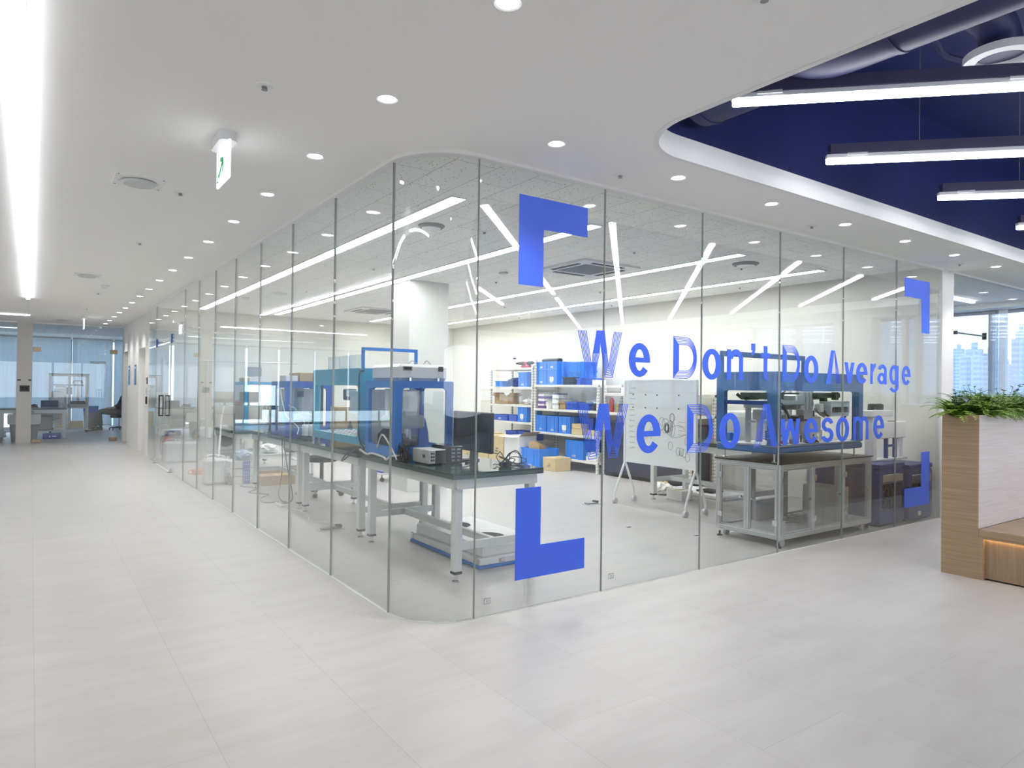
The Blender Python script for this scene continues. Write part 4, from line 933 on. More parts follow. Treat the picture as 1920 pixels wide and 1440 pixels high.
# contents of the trolley
tag(G().box(6.42, 6.66, 3.6, 3.95, .101, .42, .005).obj('electronics_case', LGREY), 'grey electronics case inside the clear trolley', 'electronics case')
tangle('cable_tangle', 'grey wires lying in the clear trolley\'s compartment', 'cables', 6.10, 3.80, .102, .22, .15, 9, GREYC, 31, .004, .06)
tag(G().box(5.75, 6.28, 4.02, 4.06, .101, .30, .003).obj('spare_board', LGREY), 'pale flat board standing at the back of the clear trolley', 'board')

t = thing('assembly_machine', 'big open blue-framed assembly machine standing on the trolley', 'machine', (0, 0, 0))
bx0, bx1, by0, by1 = 5.26, 6.71, 3.49, 4.115
G().box(bx0, bx1, by0, by1, .812, .868, .012).obj('deck', RBLUE, t)
G().box(bx0+.015, bx1-.015, by0+.015, by1-.015, .8685, .880, .002).obj('deck_plate', WPL, t)
th = .05
for nm, ax, a0, a1, u0, u1, p in (('front_frame', 'y', by0, by0+th, bx0, bx1, .075), ('back_frame', 'y', by1-th, by1, bx0, bx1, .075), ('side_frame', 'x', bx0, bx0+th, by0+th, by1-th, .035), ('side_frame', 'x', bx1-th, bx1, by0+th, by1-th, .035)):
    G().window(ax, a0, a1, (u0, u1, .8805, 1.53), (u0+p, u1-p, .8815, 1.365), .012 if ax == 'y' else .001, .025).obj(nm, RBLUE, t)
G().window('y', by1-.018, by1, (5.30, 6.69, 1.531, 1.735), (5.345, 6.645, 1.532, 1.685), .004, .004).obj('raised_lid', RBLUE, t)
g = G(); g.box(bx0+.01, bx0+.045, by0+.06, by1-.06, 1.235, 1.272); g.obj('side_rail', DBLUE, t)
feet(t, [(5.32, 3.54), (5.32, 4.06), (6.64, 3.54), (6.64, 4.06), (5.98, 4.06)], .735, .815, CHROME)
g = G()
for y in (3.62, 3.92): prof(g, 5.48, 5.52, y, y+.04, .881, 1.20)
prof(g, 5.48, 5.52, 3.60, 3.98, 1.20, 1.24); prof(g, 5.32, 5.90, 3.62, 3.66, 1.24, 1.275); prof(g, 5.48, 5.52, 3.66, 3.92, 1.06, 1.09); prof(g, 5.66, 5.70, 3.80, 3.84, .881, 1.24)
g.obj('inner_frame', ALU, t)
g = G(); g.box(5.36, 5.44, 3.70, 3.80, 1.10, 1.19, .01); g.cyl((5.4, 3.75, .9), (5.4, 3.75, 1.1), .03); g.box(5.53, 5.62, 3.66, 3.74, 1.09, 1.18, .01); g.cyl((5.58, 3.58, 1.12), (5.58, 3.66, 1.12), .035); g.obj('motor', MGREY, t)
g = G(); g.tube([(5.34, 3.95, 1.33), (5.36, 3.92, 1.30), (5.42, 3.9, 1.285)], .016); g.box(5.36, 5.52, 3.84, 3.92, 1.276, 1.30, .004); g.box(5.44, 5.48, 3.86, 3.90, 1.30, 1.315, .003); g.tube([(5.52, 3.7, 1.28), (5.57, 3.66, 1.33), (5.60, 3.62, 1.36)], .006); g.tube([(5.50, 3.64, 1.275), (5.56, 3.60, 1.20), (5.60, 3.56, 1.08)], .014); g.obj('clamp_tool', DARK, t)
g = G(); g.box(6.04, 6.09, 3.72, 3.76, .99, 1.36, .004); g.box(6.11, 6.15, 3.72, 3.76, .99, 1.36, .004); g.box(6.18, 6.22, 3.72, 3.76, 1.0, 1.36, .004); g.box(5.84, 5.99, 3.66, 3.80, 1.23, 1.33, .01); g.obj('lift_column', ALU, t)
g = G(); g.box(5.86, 6.02, 3.60, 3.68, 1.10, 1.19, .008); g.box(5.88, 6.0, 3.62, 3.70, .96, 1.09, .01); g.cyl((5.95, 3.62, .881), (5.95, 3.62, .96), .035, n=20); g.cyl((5.80, 3.64, .881), (5.80, 3.64, 1.08), .032, n=20); g.obj('actuator', MGREY, t)
g = G(); g.box(5.76, 5.84, 3.58, 3.70, 1.081, 1.14, .01); g.box(6.20, 6.70-.1, 3.66, 3.72, 1.30, 1.35, .006); g.box(6.25, 6.30, 3.62, 3.68, 1.20, 1.30, .006); g.box(6.46, 6.50, 3.62, 3.68, 1.28, 1.36, .006); g.obj('black_carriage', DARK, t)
PLB = mat('pale_plate', (.52, .62, .68), .3, .3)
g = G(); g.box(6.22, 6.55, 3.54, 3.66, 1.15, 1.16); g.box(6.22, 6.55, 3.54, 3.66, 1.255, 1.268); g.box(6.22, 6.24, 3.54, 3.66, 1.16, 1.255); g.box(6.53, 6.55, 3.54, 3.66, 1.16, 1.255); g.box(6.24, 6.53, 3.65, 3.66, 1.16, 1.255); g.box(6.24, 6.53, 3.54, 3.546, 1.215, 1.255); g.box(6.22, 6.55, 3.545, 3.66, 1.125, 1.149, .002); g.obj('tool_head', PLB, t)
g = G()
for k in range(6): g.box(6.26+.042*k, 6.285+.042*k, 3.56, 3.60, 1.165, 1.205, .003)
g.obj('head_electronics', DGREY, t)
g = G(); g.box(6.10, 6.17, 3.58, 3.64, 1.16, 1.245, .008); g.box(6.08, 6.26, 3.66, 3.74, .96, 1.12, .01); g.box(6.29, 6.34, 3.75, 3.80, .881, 1.13, .003); g.obj('grey_block', LGREY, t)
rn = random.Random(4); g = G()
for k in range(9):
    a = (6.55, 3.60, 1.16+.012*k); g.tube([a, (6.58+.03*rn.random(), 3.58, 1.22+.05*rn.random()), (6.60+.03*rn.random(), 3.60, 1.12+.05*rn.random()), (6.61, 3.66, 1.05+.1*rn.random())], .0035)
for k in range(8): g.tube([(6.05+.02*k, 3.62, 1.2), (6.10+.02*k, 3.56, 1.12+.03*rn.random()), (6.18, 3.58, 1.13+.03*rn.random()), (6.22, 3.62, 1.18)], .0035)
g.tube([(5.45, 3.6, .885), (5.5, 3.58, .98), (5.6, 3.57, 1.02), (5.70, 3.57, .98), (5.72, 3.58, .89)], .004); g.tube([(5.46, 3.66, .885), (5.5, 3.62, .90), (5.62, 3.6, .885)], .004)
g.obj('cable', BLACKC, t)
g = G()
for k in range(4): g.tube([(5.40+.02*k, 3.60, .885), (5.44+.02*k, 3.56, .93-.01*k), (5.48, 3.60, .90)], .003)
g.obj('red_wire', mat('wire_red', (.6, .04, .03), .5), t)
g = G()
for k in range(6): g.cyl((5.36+.05*k, 3.62+.03*(k % 2), .881), (5.36+.05*k, 3.62+.03*(k % 2), .905), .012)
g.box(5.62, 5.70, 3.55, 3.60, .881, .93, .01); g.obj('small_fitting', MGREY, t)
rn = random.Random(77)
g = G(); gd = G(); gb = G()
for k in range(16):
    x = rn.uniform(5.75, 6.50); y = rn.uniform(3.60, 3.95); w_, h_ = rn.uniform(.015, .05), rn.uniform(.03, .12); z = rn.choice([.881, .881, 1.0, 1.12, 1.2]); (g, gd, gb)[k % 3].box(x, x+w_, y, y+w_, z, z+h_, .003)
for k in range(7): x = 5.78+.115*k; g.box(x, x+.022, 3.90, 3.925, .881, 1.36, .002)
for k in range(4): x = 5.95+.07*k; gd.cyl((x, 3.68, .881), (x, 3.68, 1.18), .008); g.cyl((x, 3.68, .95), (x, 3.68, 1.02), .016)
gd.box(5.32, 6.62, 3.88, 3.899, 1.28, 1.345, .003); gd.box(5.35, 5.75, 3.60, 3.615, 1.205, 1.235, .002); gb.box(5.80, 6.20, 3.84, 3.86, 1.18, 1.26, .003)
g.obj('profile_rod', ALU, t); gd.obj('dark_fitting', DGREY, t); gb.obj('grey_fitting', MGREY, t)
tangle('cable_tangle', 'coiled dark hose and leads on the big machine\'s white deck', 'cables', 5.93, 3.56, .882, .10, .03, 4, BLACKC, 14, .005, .05)

# ================================================================ BLUE FLOOR CABINETS AND THE WHITE FRAME ABOVE
def bcab(label, x0, x1, y0, y1, h, seed):
    t = thing('machine_cabinet', label, 'machine cabinet', (x0, y0, 0)); W_, D_ = x1-x0, y1-y0
    G().window('y', 0, .04, (0, W_, .02, h-.02), (.06, W_-.05, .16, h-.17), .05, .02, 8).obj('front_frame', DBLUE, t)
    g = G(); g.box(0, .02, .041, D_, .02, h-.03, .004); g.box(W_-.02, W_, .041, D_, .02, h-.03, .004); g.box(.02, W_-.02, D_-.02, D_, .02, h-.03); g.box(.02, W_-.02, .041, D_-.02, .02, .05); g.obj('side_panel', DBLUE, t)
    G().box(-.005, W_+.005, -.002, D_, h-.018, h+.03, .006).obj('top_slab', DBLUE, t)
    G().box(.06, W_-.05, -.012, .0, h-.155, h-.075, .012).obj('chrome_fascia', CHROME, t)
    G().box(.05, W_-.05, .25, .27, .06, h-.18).obj('back_plate', mat('beige_plate', (.48, .45, .38), .6), t)
    g = G(); g.box(.08, W_*.55, .12, .24, .052, .20, .01); g.box(W_*.6, W_-.08, .12, .22, .052, .13, .01); g.box(.09, W_*.5, .14, .24, .26, .32, .01); g.obj('inner_unit', mat('beige_unit', (.42, .40, .34), .5), t)
    rn = random.Random(seed); g = G()
    for k in range(13):
        a = [(.08+rn.random()*(W_-.2), .05+.06*rn.random(), h-.18)]
        for j in range(5): a.append((min(W_-.08, max(.08, a[-1][0]+rn.uniform(-.10, .10))), .05+.06*rn.random(), max(.07, a[-1][2]-rn.uniform(.02, .13))))
        g.tube(a, .005, 5)
    g.obj('cable', mat('cable_brown', (.08, .07, .065), .5), t)
    g = G()
    for x in (.08, W_-.08):
        for y in (.08, D_-.08): g.cyl((x, y, 0), (x, y, .02), .02)
    g.obj('foot', DARK, t)
    return t
bcab('deep blue floor cabinet full of cables beside the trolley', 6.98, 7.50, 3.46, 4.15, .60, 2)
c2 = bcab('deep blue floor cabinet against the wall beside the white post', 7.54, 8.06, 3.43, 4.12, .57, 6)
G().box(.20, .26, -.003, .0, .055, .10).obj('white_label', PAPER, c2)
t = thing('robot_stand', 'white portal robot frame above the deep blue cabinets', 'robot frame', (7.24, 3.66, .631))
g = G(); g.box(0, .09, 0, .09, .02, .47, .006); g.box(.63, .70, .02, .09, .02, .24, .006); g.obj('post', WPL, t)
g = G(); g.box(.09, .70, -.01, .10, .235, .415, .008); g.obj('beam_housing', WPL, t)
g = G(); g.box(-.04, .40, -.02, .14, .471, .54, .008); g.obj('top_box', WPL, t)
g = G(); g.box(.31, .35, .01, .04, .02, .235); g.box(.50, .54, .01, .04, .02, .235); g.box(.35, .50, .015, .035, .14, .165); g.obj('blue_brace', DBLUE, t)
g = G(); g.box(-.02, .72, -.02, .12, 0.0, .02, .004); g.obj('foot_plate', LGREY, t)
g = G()
for k in range(4): g.tube([(0+.035*k, .05, .541), (.01+.035*k, .05, .60), (.03+.035*k, .05, .585)], .010)
g.lathe([(.02, .541), (.045, .545), (.045, .60), (.025, .61)], (.22, .05, 0), 12); g.obj('cable_chain', DGREY, t)
G().box(.36, .50, .0, .03, .4155, .422).obj('pen_tray', DARK, t)

# ================================================================ MOBILE WHITEBOARD
t = thing('whiteboard', 'mobile whiteboard on white legs with castors, covered in scribbles', 'whiteboard', (5.88, 5.40, 0))
b = G().box(-.010, .010, -.535, .535, .50, 1.46).obj('board', mat('board_white', (.78, .80, .79), .18, var=.01), t)
G().window('x', -.016, .016, (-.55, .55, .49, 1.475), (-.534, .534, .503, 1.458), .004, .004).obj('frame', WPL, t)
g = G(); rn = random.Random(12); X = -.0118
def sc(pts, r_=.0016): g.tube([(X, y, z) for y, z in pts], r_, 4, 4)
for k in range(7): cy2, cz, ra, rb_ = -.10+rn.uniform(-.12, .12), .95+rn.uniform(-.12, .12), rn.uniform(.02, .06), rn.uniform(.04, .09); sc([(cy2+ra*cos(R(a)), cz+rb_*sin(R(a))) for a in range(0, 361, 40)], .0017)
for r_ in (.02, .026, .032): sc([(-.13+r_*cos(R(a)), .93+r_*1.8*sin(R(a))) for a in range(0, 361, 40)], .003)
for k in range(12): y = .47-.03*rn.random(); z = 1.38-.065*k; sc([(y-.012*j, z+.008*rn.uniform(-1, 1)) for j in range(8)], .0018)
for k in range(6): y, z = -.33+.25*rn.random()*k/3-.1, .62+.05*rn.random()*k; sc([(y+.03*cos(R(a)), z+.045*sin(R(a))) for a in range(0, 361, 45)], .0016)
for k in range(5): y, z = .30-.1*k, .80+.03*k; sc([(y-.03*j, z+.03*((-1)**j)) for j in range(5)], .0015)
sc([(.18, .85), (0, .98), (-.2, .83), (-.45, .88)]); sc([(-.16, .93), (-.3, .97), (-.4, .92)])
g.obj('marker_scribble', mat('marker_black', (.05, .05, .06), .6), b)
g = G()
for k in range(4): y, z = -.30, 1.0-.045*k; sc([(y-.016*j, z+.006*rn.uniform(-1, 1)) for j in range(7)], .0017)
g.obj('red_scribble', mat('marker_red', (.55, .12, .10), .6), b)
g = G()
for y in (.40, .20, .02, -.30):
    for z in (1.30, 1.15): g.cyl((-.010, y, z), (-.017, y, z), .008, n=10)
g.obj('magnet', DGREY, b)
for s_ in (-1, 1):
    Y = s_*.535
    l = G().box(-.018, .018, Y-.014, Y+.014, .46, 1.47, .004).obj('upright', WPL, t)
    for q_ in (-1, 1):
        lg = G().tube([(0, Y, .50), (q_*.10, Y+s_*.004, .27), (q_*.155, Y+s_*.006, .13), (q_*.16, Y+s_*.006, .06)], .014, 8).obj('leg', WPL, t)
        G().cyl((q_*.16, Y-.018, .034), (q_*.16, Y+.018, .034), .034, n=18).obj('castor', LGREY, lg)

# white instrument on the bench behind the board, blue hand-held sensor on it
t = thing('instrument_cabinet', 'tall white instrument cabinet on the bench between whiteboard and big machine', 'instrument', (6.50, 4.44, .767))
G().box(0, .45, 0, .62, 0, .36, .01).obj('body', WPL, t)
g = G(); g.box(-.004, 0, .05, .57, .05, .30); g.obj('door_panel', LGREY, t)
g = G(); prof(g, .0, .03, .0, .03, .36, .62); prof(g, .0, .03, .59, .62, .36, .62); prof(g, .0, .03, .03, .59, .59, .62); g.obj('rack_frame', ALU, t)
tag(G().box(6.36, 6.42, 4.78, 4.90, .767, .90, .01).obj('hand_scanner', MBLUE), 'blue hand-held scanner propped at the bench end beside the whiteboard', 'scanner')
# debris under that bench
tag(G().box(6.95, 7.4, 5.3, 6.25, .0, .06, .015).obj('foam_slab', WPL), 'white foam slab on the floor behind the whiteboard legs', 'foam slab')
tag(G().box(7.02, 7.25, 5.55, 5.80, .061, .085, .004).obj('flat_device', DARK), 'flat black device lying on the white foam slab', 'device')
def bag(label, x, y, z, r_, m, seed, name='plastic_bag'):
    rn = random.Random(seed); bm = bmesh.new(); bmesh.ops.create_icosphere(bm, subdivisions=3, radius=r_)
    for v in bm.verts: q_ = 1+.22*rn.uniform(-1, 1); v.co = Vector((v.co.x*q_, v.co.y*q_, max(-r_*.5, v.co.z*.55*q_)))
    zz = min(v.co.z for v in bm.verts)
    for v in bm.verts: v.co.z -= zz
    me = bpy.data.meshes.new(name); bm.to_mesh(me); bm.free(); me.materials.append(m); o = bpy.data.objects.new(name, me); C.objects.link(o); o.location = (x, y, z); return tag(o, label, 'bag')
bag('crumpled clear plastic bag on the floor under the bench behind the whiteboard', 6.75, 6.15, 0, .14, PAPER, 1)
bag('small crumpled brown paper bag beside the white foam slab', 7.1, 6.45, 0, .10, CARDL, 2, 'paper_bag')
carton('open white carton of parts on the floor behind the whiteboard', 6.52, 6.72, 5.60, 5.85, 0, .12, PAPER, mark=False)
t = thing('glass_cabinet', 'long dark cabinet with smoked glass front standing behind the whiteboard', 'cabinet', (7.45, 6.36, 0))
G().box(0, .55, 0, 1.63, .03, .86, .006).obj('body', mat('dark_body', (.02, .025, .05), .3), t)
for k in range(3): G().box(-.008, -.001, .01+.54*k, .53+.54*k, .06, .84, .002).obj('glass_front', mat('smoked_front', (.012, .02, .05), .06), t)
G().box(.02, .53, .02, 1.61, 0, .03).obj('plinth', DARK, t)
# ================================================================ STORAGE SHELVES AND THEIR CONTENTS
SLOT = mat('slot_dark', (.20, .19, .17), .7)
def rack(label, x0, x1, y0, y1, posts, levels):
    """posts: top heights of (near y0, far y1) pairs"""
    t = thing('storage_rack', label, 'shelving', (x0, y0, 0), group='cream storage racks along the laboratory wall'); D_, W_ = x1-x0, y1-y0
    for (y, h) in ((0, posts[0]), (W_-.04, posts[1])):
        for x in (0, D_-.04):
            p = G().box(x, x+.04, y, y+.04, 0, h, .002).obj('post', SHELFW, t)
            g = G(); z = .06
            while z < h-.03: g.box(x-.0012, x, y+.012, y+.028, z, z+.016); g.box(x+.012, x+.028, y-.0012, y, z, z+.016); z += .05
            g.obj('slot', SLOT, p)
    for z in levels: G().box(-.004, D_, .0, W_, z-.04, z, .002).obj('shelf', SHELFW, t)
    return t
RA = (7.40, 7.95)
rack('wide cream storage rack full of blue crates along the laboratory wall', 7.40, 7.95, 8.09, 9.79, (1.46, 1.88), (.19, .60, 1.01, 1.43))
rack('narrower cream storage rack at the end toward the corner, power tools on top', 7.40, 7.95, 9.84, 11.24, (1.78, 1.75), (.40, .74, 1.06, 1.39, 1.745))
rack('cream storage rack behind the whiteboard, above the dark cabinet', 7.48, 8.03, 6.28, 8.06, (1.30, 1.43), (1.00, 1.30))

def crate(label, x, y, z, d, w_, h, m=CRATE, mark=True, paper=False, open_=True, group='blue storage crates', name='storage_crate'):
    """x,y,z: front lower corner; d depth in x, w_ width in y"""
    t = thing(name, label, 'crate', (x, y, z), group=group)
    g = G(); th_ = .008
    g.ring([(0, 0), (d, 0), (d, w_), (0, w_)], [(th_, th_), (d-th_, th_), (d-th_, w_-th_), (th_, w_-th_)], 'z', 0, h); g.box(th_, d-th_, th_, w_-th_, 0, .01)
    g.obj('body', m, t)
    g = G(); e = .010
    g.ring([(-e, -e), (d+e, -e), (d+e, w_+e), (-e, w_+e)], [(.0, .0), (d, .0), (d, w_), (0, w_)], 'z', h-.022, h); g.ring([(-e*.6, -e*.6), (d+e*.6, -e*.6), (d+e*.6, w_+e*.6), (-e*.6, w_+e*.6)], [(.0, .0), (d, .0), (d, w_), (0, w_)], 'z', 0, .012)
    if h > .12:
        for k in (.12, .30, .70, .88): g.box(-e*.7, 0, w_*k-.004, w_*k+.004, .012, h-.022)
        g.box(-e*.7, 0, w_*.30, w_*.70, h*.66, h*.70)
        for k in (.2, .5, .8): g.box(d*k-.004, d*k+.004, -e*.7, 0, .012, h-.022)
    g.obj('rib', m, t)
    if mark:
        g = G(); c, q = w_*.5, min(w_, .35)*.13; b0 = h*.07
        for s_ in (-1, 1): g.tube([(-e*.9, c+s_*q*.1, b0+q*.2), (-e*.9, c+s_*q*.25, b0+q*.95), (-e*.9, c+s_*q*.85, b0+q*.9), (-e*.9, c+s_*q*.9, b0+q*.1)], .004, 5)
        g.obj('white_mark', PAPER, t)
    if paper: G().box(-e-.001, -e+.001, w_*.30, w_*.68, h*.22, h*.50).obj('paper_label', PAPER, t)
    return t
cr = crate
cr('blue crate, lower one of the stack closest to the rack\'s tall post', 7.43, 9.475, 1.432, .36, .27, .275)
cr('blue crate on top of the stack closest to the rack\'s tall post', 7.43, 9.475, 1.708, .36, .27, .13)
cr('blue crate with a paper label, lower one of the second stack from the tall post', 7.43, 9.18, 1.432, .36, .27, .275, paper=True)
cr('blue crate on top of the second stack from the tall post', 7.43, 9.18, 1.708, .36, .27, .13)
cr('blue crate low in the pair at the middle of the wide rack\'s top', 7.56, 8.68, 1.432, .34, .37, .24, mark=False)
cr('blue crate high in the pair at the middle of the wide rack\'s top', 7.56, 8.68, 1.673, .34, .37, .15, mark=False)
cr('black open crate in front of the blue pair on the wide rack', 7.41, 8.72, 1.432, .12, .27, .13, DARK, False, group=None)
cr('shallow dark blue bin on the wide rack\'s top beside the black crate', 7.43, 8.32, 1.432, .3, .33, .11, CRATED, False)
carton('low white box on the wide rack\'s top beside the shallow bin', 7.43, 7.6, 8.12, 8.27, 1.432, 1.51, PAPER, 'box', mark=False, name='small_box')
# second shelf of the wide rack
PURP = mat('purple', (.16, .05, .26), .5)
for k in range(3):
    t = thing('parts_box', 'white and purple parts box, %s of three stacked beside the tall post' % ('lowest', 'middle', 'topmost')[k], 'box', (7.44, 9.55, 1.012+.085*k), group='stacked purple parts boxes')
    G().box(0, .22, 0, .17, 0, .045, .004).obj('body', PURP, t); G().box(0, .22, 0, .17, .0455, .082, .004).obj('lid', WPL, t)
t = thing('tub', 'round white tub with a cream lid before the purple boxes', 'tub', (7.50, 9.44, 1.012)); G().lathe([(0, 0), (.065, 0), (.075, .10), (0, .10)], n=20).obj('body', PAPER, t); G().lathe([(0, .1005), (.08, .1005), (.08, .115), (.03, .14), (0, .14)], n=20).obj('lid', mat('cream_lid', (.66, .66, .45), .5), t)
for k in range(3):
    t = thing('parts_box', 'white flat container, %s of the pile of three by the tub' % ('lowest', 'middle', 'topmost')[k], 'box', (7.46, 9.16, 1.012+.09*k), group='stacked white containers')
    G().box(0, .2, 0, .18, 0, .07, .006).obj('body', WPL, t); G().box(-.003, .203, -.003, .183, .0705, .086, .003).obj('lid', DBLUE if k == 2 else LGREY, t)
carton('small dark brown box with odds and ends on the wide rack\'s second shelf', 7.43, 7.6, 8.93, 9.09, 1.012, 1.10, CARD, mark=False, flaps=True)
cr('blue open parts bin, middle of the wide rack\'s second shelf', 7.42, 8.64, 1.012, .25, .26, .13, CRATED, False, name='parts_bin')
cr('blue parts bin beside the dark jar on the wide rack', 7.46, 8.38, 1.012, .25, .24, .12, CRATED, False, name='parts_bin')
t = thing('jar', 'dark glass jar at the outer end of the wide rack\'s second shelf', 'jar', (7.52, 8.27, 1.012)); G().lathe([(0, 0), (.05, 0), (.055, .09), (.04, .12), (0, .12)], n=18).obj('body', DARK, t); G().lathe([(0, .1205), (.042, .1205), (.042, .14), (0, .14)], n=18).obj('lid', LGREY, t)
bag('clear plastic bundle behind the tubs on the wide rack\'s second shelf', 7.75, 9.25, 1.012, .17, LGREY, 5, 'plastic_bundle')
bag('crumpled clear plastic wrap behind the bins on the wide rack\'s second shelf', 7.78, 8.55, 1.012, .17, LGREY, 6, 'plastic_wrap')
bag('small white plastic bag at the very end of the wide rack\'s second shelf', 7.50, 8.16, 1.012, .05, PAPER, 9)
# third shelf
for k, (y, lab, pp) in enumerate([(9.46, 'next to the tall post', False), (9.13, 'second from the tall post', False), (8.80, 'the paper-labelled one', True)]):
    cr('blue crate on the wide rack\'s third shelf, ' + lab, 7.42, y, .602, .40, .29, .285, paper=pp)
cr('darker blue crate set back on the wide rack\'s third shelf', 7.60, 8.42, .602, .3, .33, .27, CRATED, False)
carton('flat brown box, lower one of the pair on the wide rack\'s third shelf', 7.42, 7.58, 8.50, 8.76, .602, .70, CARDL, mark=False)
carton('flat brown box, upper one of the pair on the wide rack\'s third shelf', 7.42, 7.58, 8.51, 8.75, .702, .78, CARDL, mark=False)
carton('small brown box at the outer end of the wide rack\'s third shelf', 7.42, 7.6, 8.14, 8.36, .602, .69, CARDL, mark=False)
# lowest shelf
cr('big blue crate on the wide rack\'s lowest shelf', 7.42, 8.46, .192, .42, .45, .31)
carton('white box, lower one of the pair on the wide rack\'s lowest shelf', 7.43, 7.62, 8.13, 8.40, .192, .265, PAPER, 'box', mark=False, name='small_box')
carton('white box, upper one of the pair on the wide rack\'s lowest shelf', 7.43, 7.60, 8.15, 8.38, .267, .33, PAPER, 'box', mark=False, name='small_box')
# rack toward the corner
t = thing('spray_bottle', 'clear squeeze bottle with a navy cap on the corner rack\'s top', 'bottle', (7.55, 10.62, 1.747)); G().lathe([(0, 0), (.045, 0), (.048, .10), (.035, .15), (.016, .17), (0, .17)], n=18).obj('body', WPL, t); G().lathe([(0, .1705), (.03, .1705), (.03, .20), (0, .20)], n=14).obj('cap', DBLUE, t)
RED = mat('tool_red', (.42, .03, .03), .4)
def drill(label, x, y, z, rz):
    t = thing('power_drill', label, 'power tool', (x, y, z), rz, 'black and red power tools')
    g = G(); g.cyl((0, -.10, .085), (0, .06, .085), .035, .030, 16); g.cyl((0, .06, .085), (0, .13, .085), .022, .014, 12); g.prism([(-.09, .06), (-.04, .06), (-.055, .0), (-.11, .0)], 'x', -.02, .02); g.obj('body', DARK, t)
    G().box(-.035, .035, -.15, -.02, 0, .045, .008).obj('battery', RED, t); G().cyl((0, -.135, .085), (0, -.10, .085), .028, .036, 14).obj('rear_cap', RED, t); G().cyl((0, .13, .085), (0, .15, .085), .010).obj('chuck', CHROME, t)
drill('black and red cordless drill on the corner rack\'s top beside the squeeze bottle', 7.52, 10.36, 1.747, R(10))
drill('second black and red cordless drill on the corner rack\'s top', 7.50, 10.03, 1.747, R(175))
tag(G().box(7.50, 7.60, 9.25, 9.72, 1.8385, 1.90, .02).box(7.49, 7.61, 9.22, 9.30, 1.8385, 1.895, .02).obj('tool_case', DARK), 'long black tool lying on the highest blue crates beside the drills', 'tool')
cr('small blue bin on the corner rack\'s upper shelf', 7.43, 10.86, 1.392, .2, .22, .11, mark=False, name='parts_bin')
bag('slumped dark blue bag on the corner rack\'s upper shelf', 7.58, 10.58, 1.392, .16, mat('bag_navy', (.03, .08, .30), .6), 15, 'cloth_bag')
cr('blue crate on the corner rack\'s upper shelf', 7.42, 10.03, 1.392, .36, .27, .27)
carton('open brown cardboard box on the corner rack\'s second shelf down', 7.44, 7.70, 10.66, 11.12, 1.062, 1.20, CARD, flaps=True)
bag('white plastic wrap on the corner rack\'s second shelf down', 7.60, 10.18, 1.062, .11, PAPER, 17)
cr('flat blue tray with a round mark on the corner rack\'s third shelf down', 7.43, 10.66, .742, .3, .50, .11, CRATED, name='parts_bin')
cr('small blue bin in the middle of the corner rack\'s third shelf down', 7.43, 10.36, .742, .22, .24, .11, CRATED, False, name='parts_bin')
cr('blue crate with a paper label on the corner rack\'s third shelf down', 7.42, 10.03, .742, .36, .28, .29, paper=True)
cr('blue crate on the corner rack\'s bottom shelf, toward the corner', 7.42, 10.36, .402, .36, .33, .16, CRATED, False)
cr('blue crate on the corner rack\'s bottom shelf, beside the tall post', 7.42, 9.98, .402, .36, .30, .16, CRATED, False)
# on the floor before the racks
carton('tall light brown carton before the corner rack, beside the white panel', 7.02, 7.38, 10.20, 10.66, 0, .49, CARDL)
carton('tall light brown carton before the corner rack, behind the monitor', 7.04, 7.36, 10.72, 11.12, 0, .51, CARDL)
t = thing('white_carton', 'big white carton with its flaps open before the racks', 'carton', (6.98, 9.66, 0))
G().window('z', 0, .52, (0, .36, 0, .44), (.006, .354, .006, .434), .001, .001).obj('body', PAPER, t)
g = G(); g.box(-.14, -.0, .02, .42, .50, .506); g.obj('flap', PAPER, t)
g = G(); g.add([(.01, 0, .52), (.35, 0, .52), (.35, -.17, .60), (.01, -.17, .60), (.01, 0, .524), (.35, 0, .524), (.35, -.17, .604), (.01, -.17, .604)], [(0, 1, 2, 3), (4, 7, 6, 5), (0, 4, 5, 1), (1, 5, 6, 2), (2, 6, 7, 3), (3, 7, 4, 0)]); g.obj('inner_flap', CARD, t)
cr('big bright blue crate on the floor holding brown cardboard sheets', 6.98, 9.06, 0, .42, .52, .34)
for k in range(5):
    g = G(); g.prism([(9.12+.03*k, .06), (9.46+.012*k, .06), (9.44+.012*k, .44-.02*k), (9.30, .47-.02*k), (9.14+.03*k, .40-.02*k)], 'x', 7.04+.06*k, 7.046+.06*k)
    tag(g.obj('cardboard_sheet', CARD, smooth=False), 'brown cardboard sheet standing in the big floor crate, %s from its front' % ordn[k], 'cardboard sheet', 'cardboard sheets in the big floor crate')
carton('light brown taped box on the floor beside the big bright crate', 7.02, 7.36, 8.70, 9.02, 0, .22, CARDL)
carton('flat brown carton on the floor behind the monitor stand', 7.0, 7.3, 11.2, 11.6, 0, .18, CARDL)
# rack behind the whiteboard
for k, (y, m, h, lab) in enumerate([(7.78, mat('bottle_amber', (.45, .34, .08), .3), .16, 'amber bottle with a white cap on the rack behind the whiteboard'), (7.62, PAPER, .17, 'pale bottle beside the amber one on the rack behind the whiteboard'), (7.92, RED, .26, 'red-topped can on the rack behind the whiteboard')]):
    t = thing('bottle', lab, 'bottle', (7.54, y, 1.002)); G().lathe([(0, 0), (.035, 0), (.037, h*.7), (.016, h*.88), (0, h*.88)], n=16).obj('body', m, t); G().lathe([(0, h*.882), (.018, h*.882), (.018, h), (0, h)], n=12).obj('cap', WPL, t)
carton('low box on the upper shelf of the rack behind the whiteboard', 7.52, 7.8, 7.3, 7.7, 1.302, 1.40, PAPER, 'box', mark=False, name='small_box')
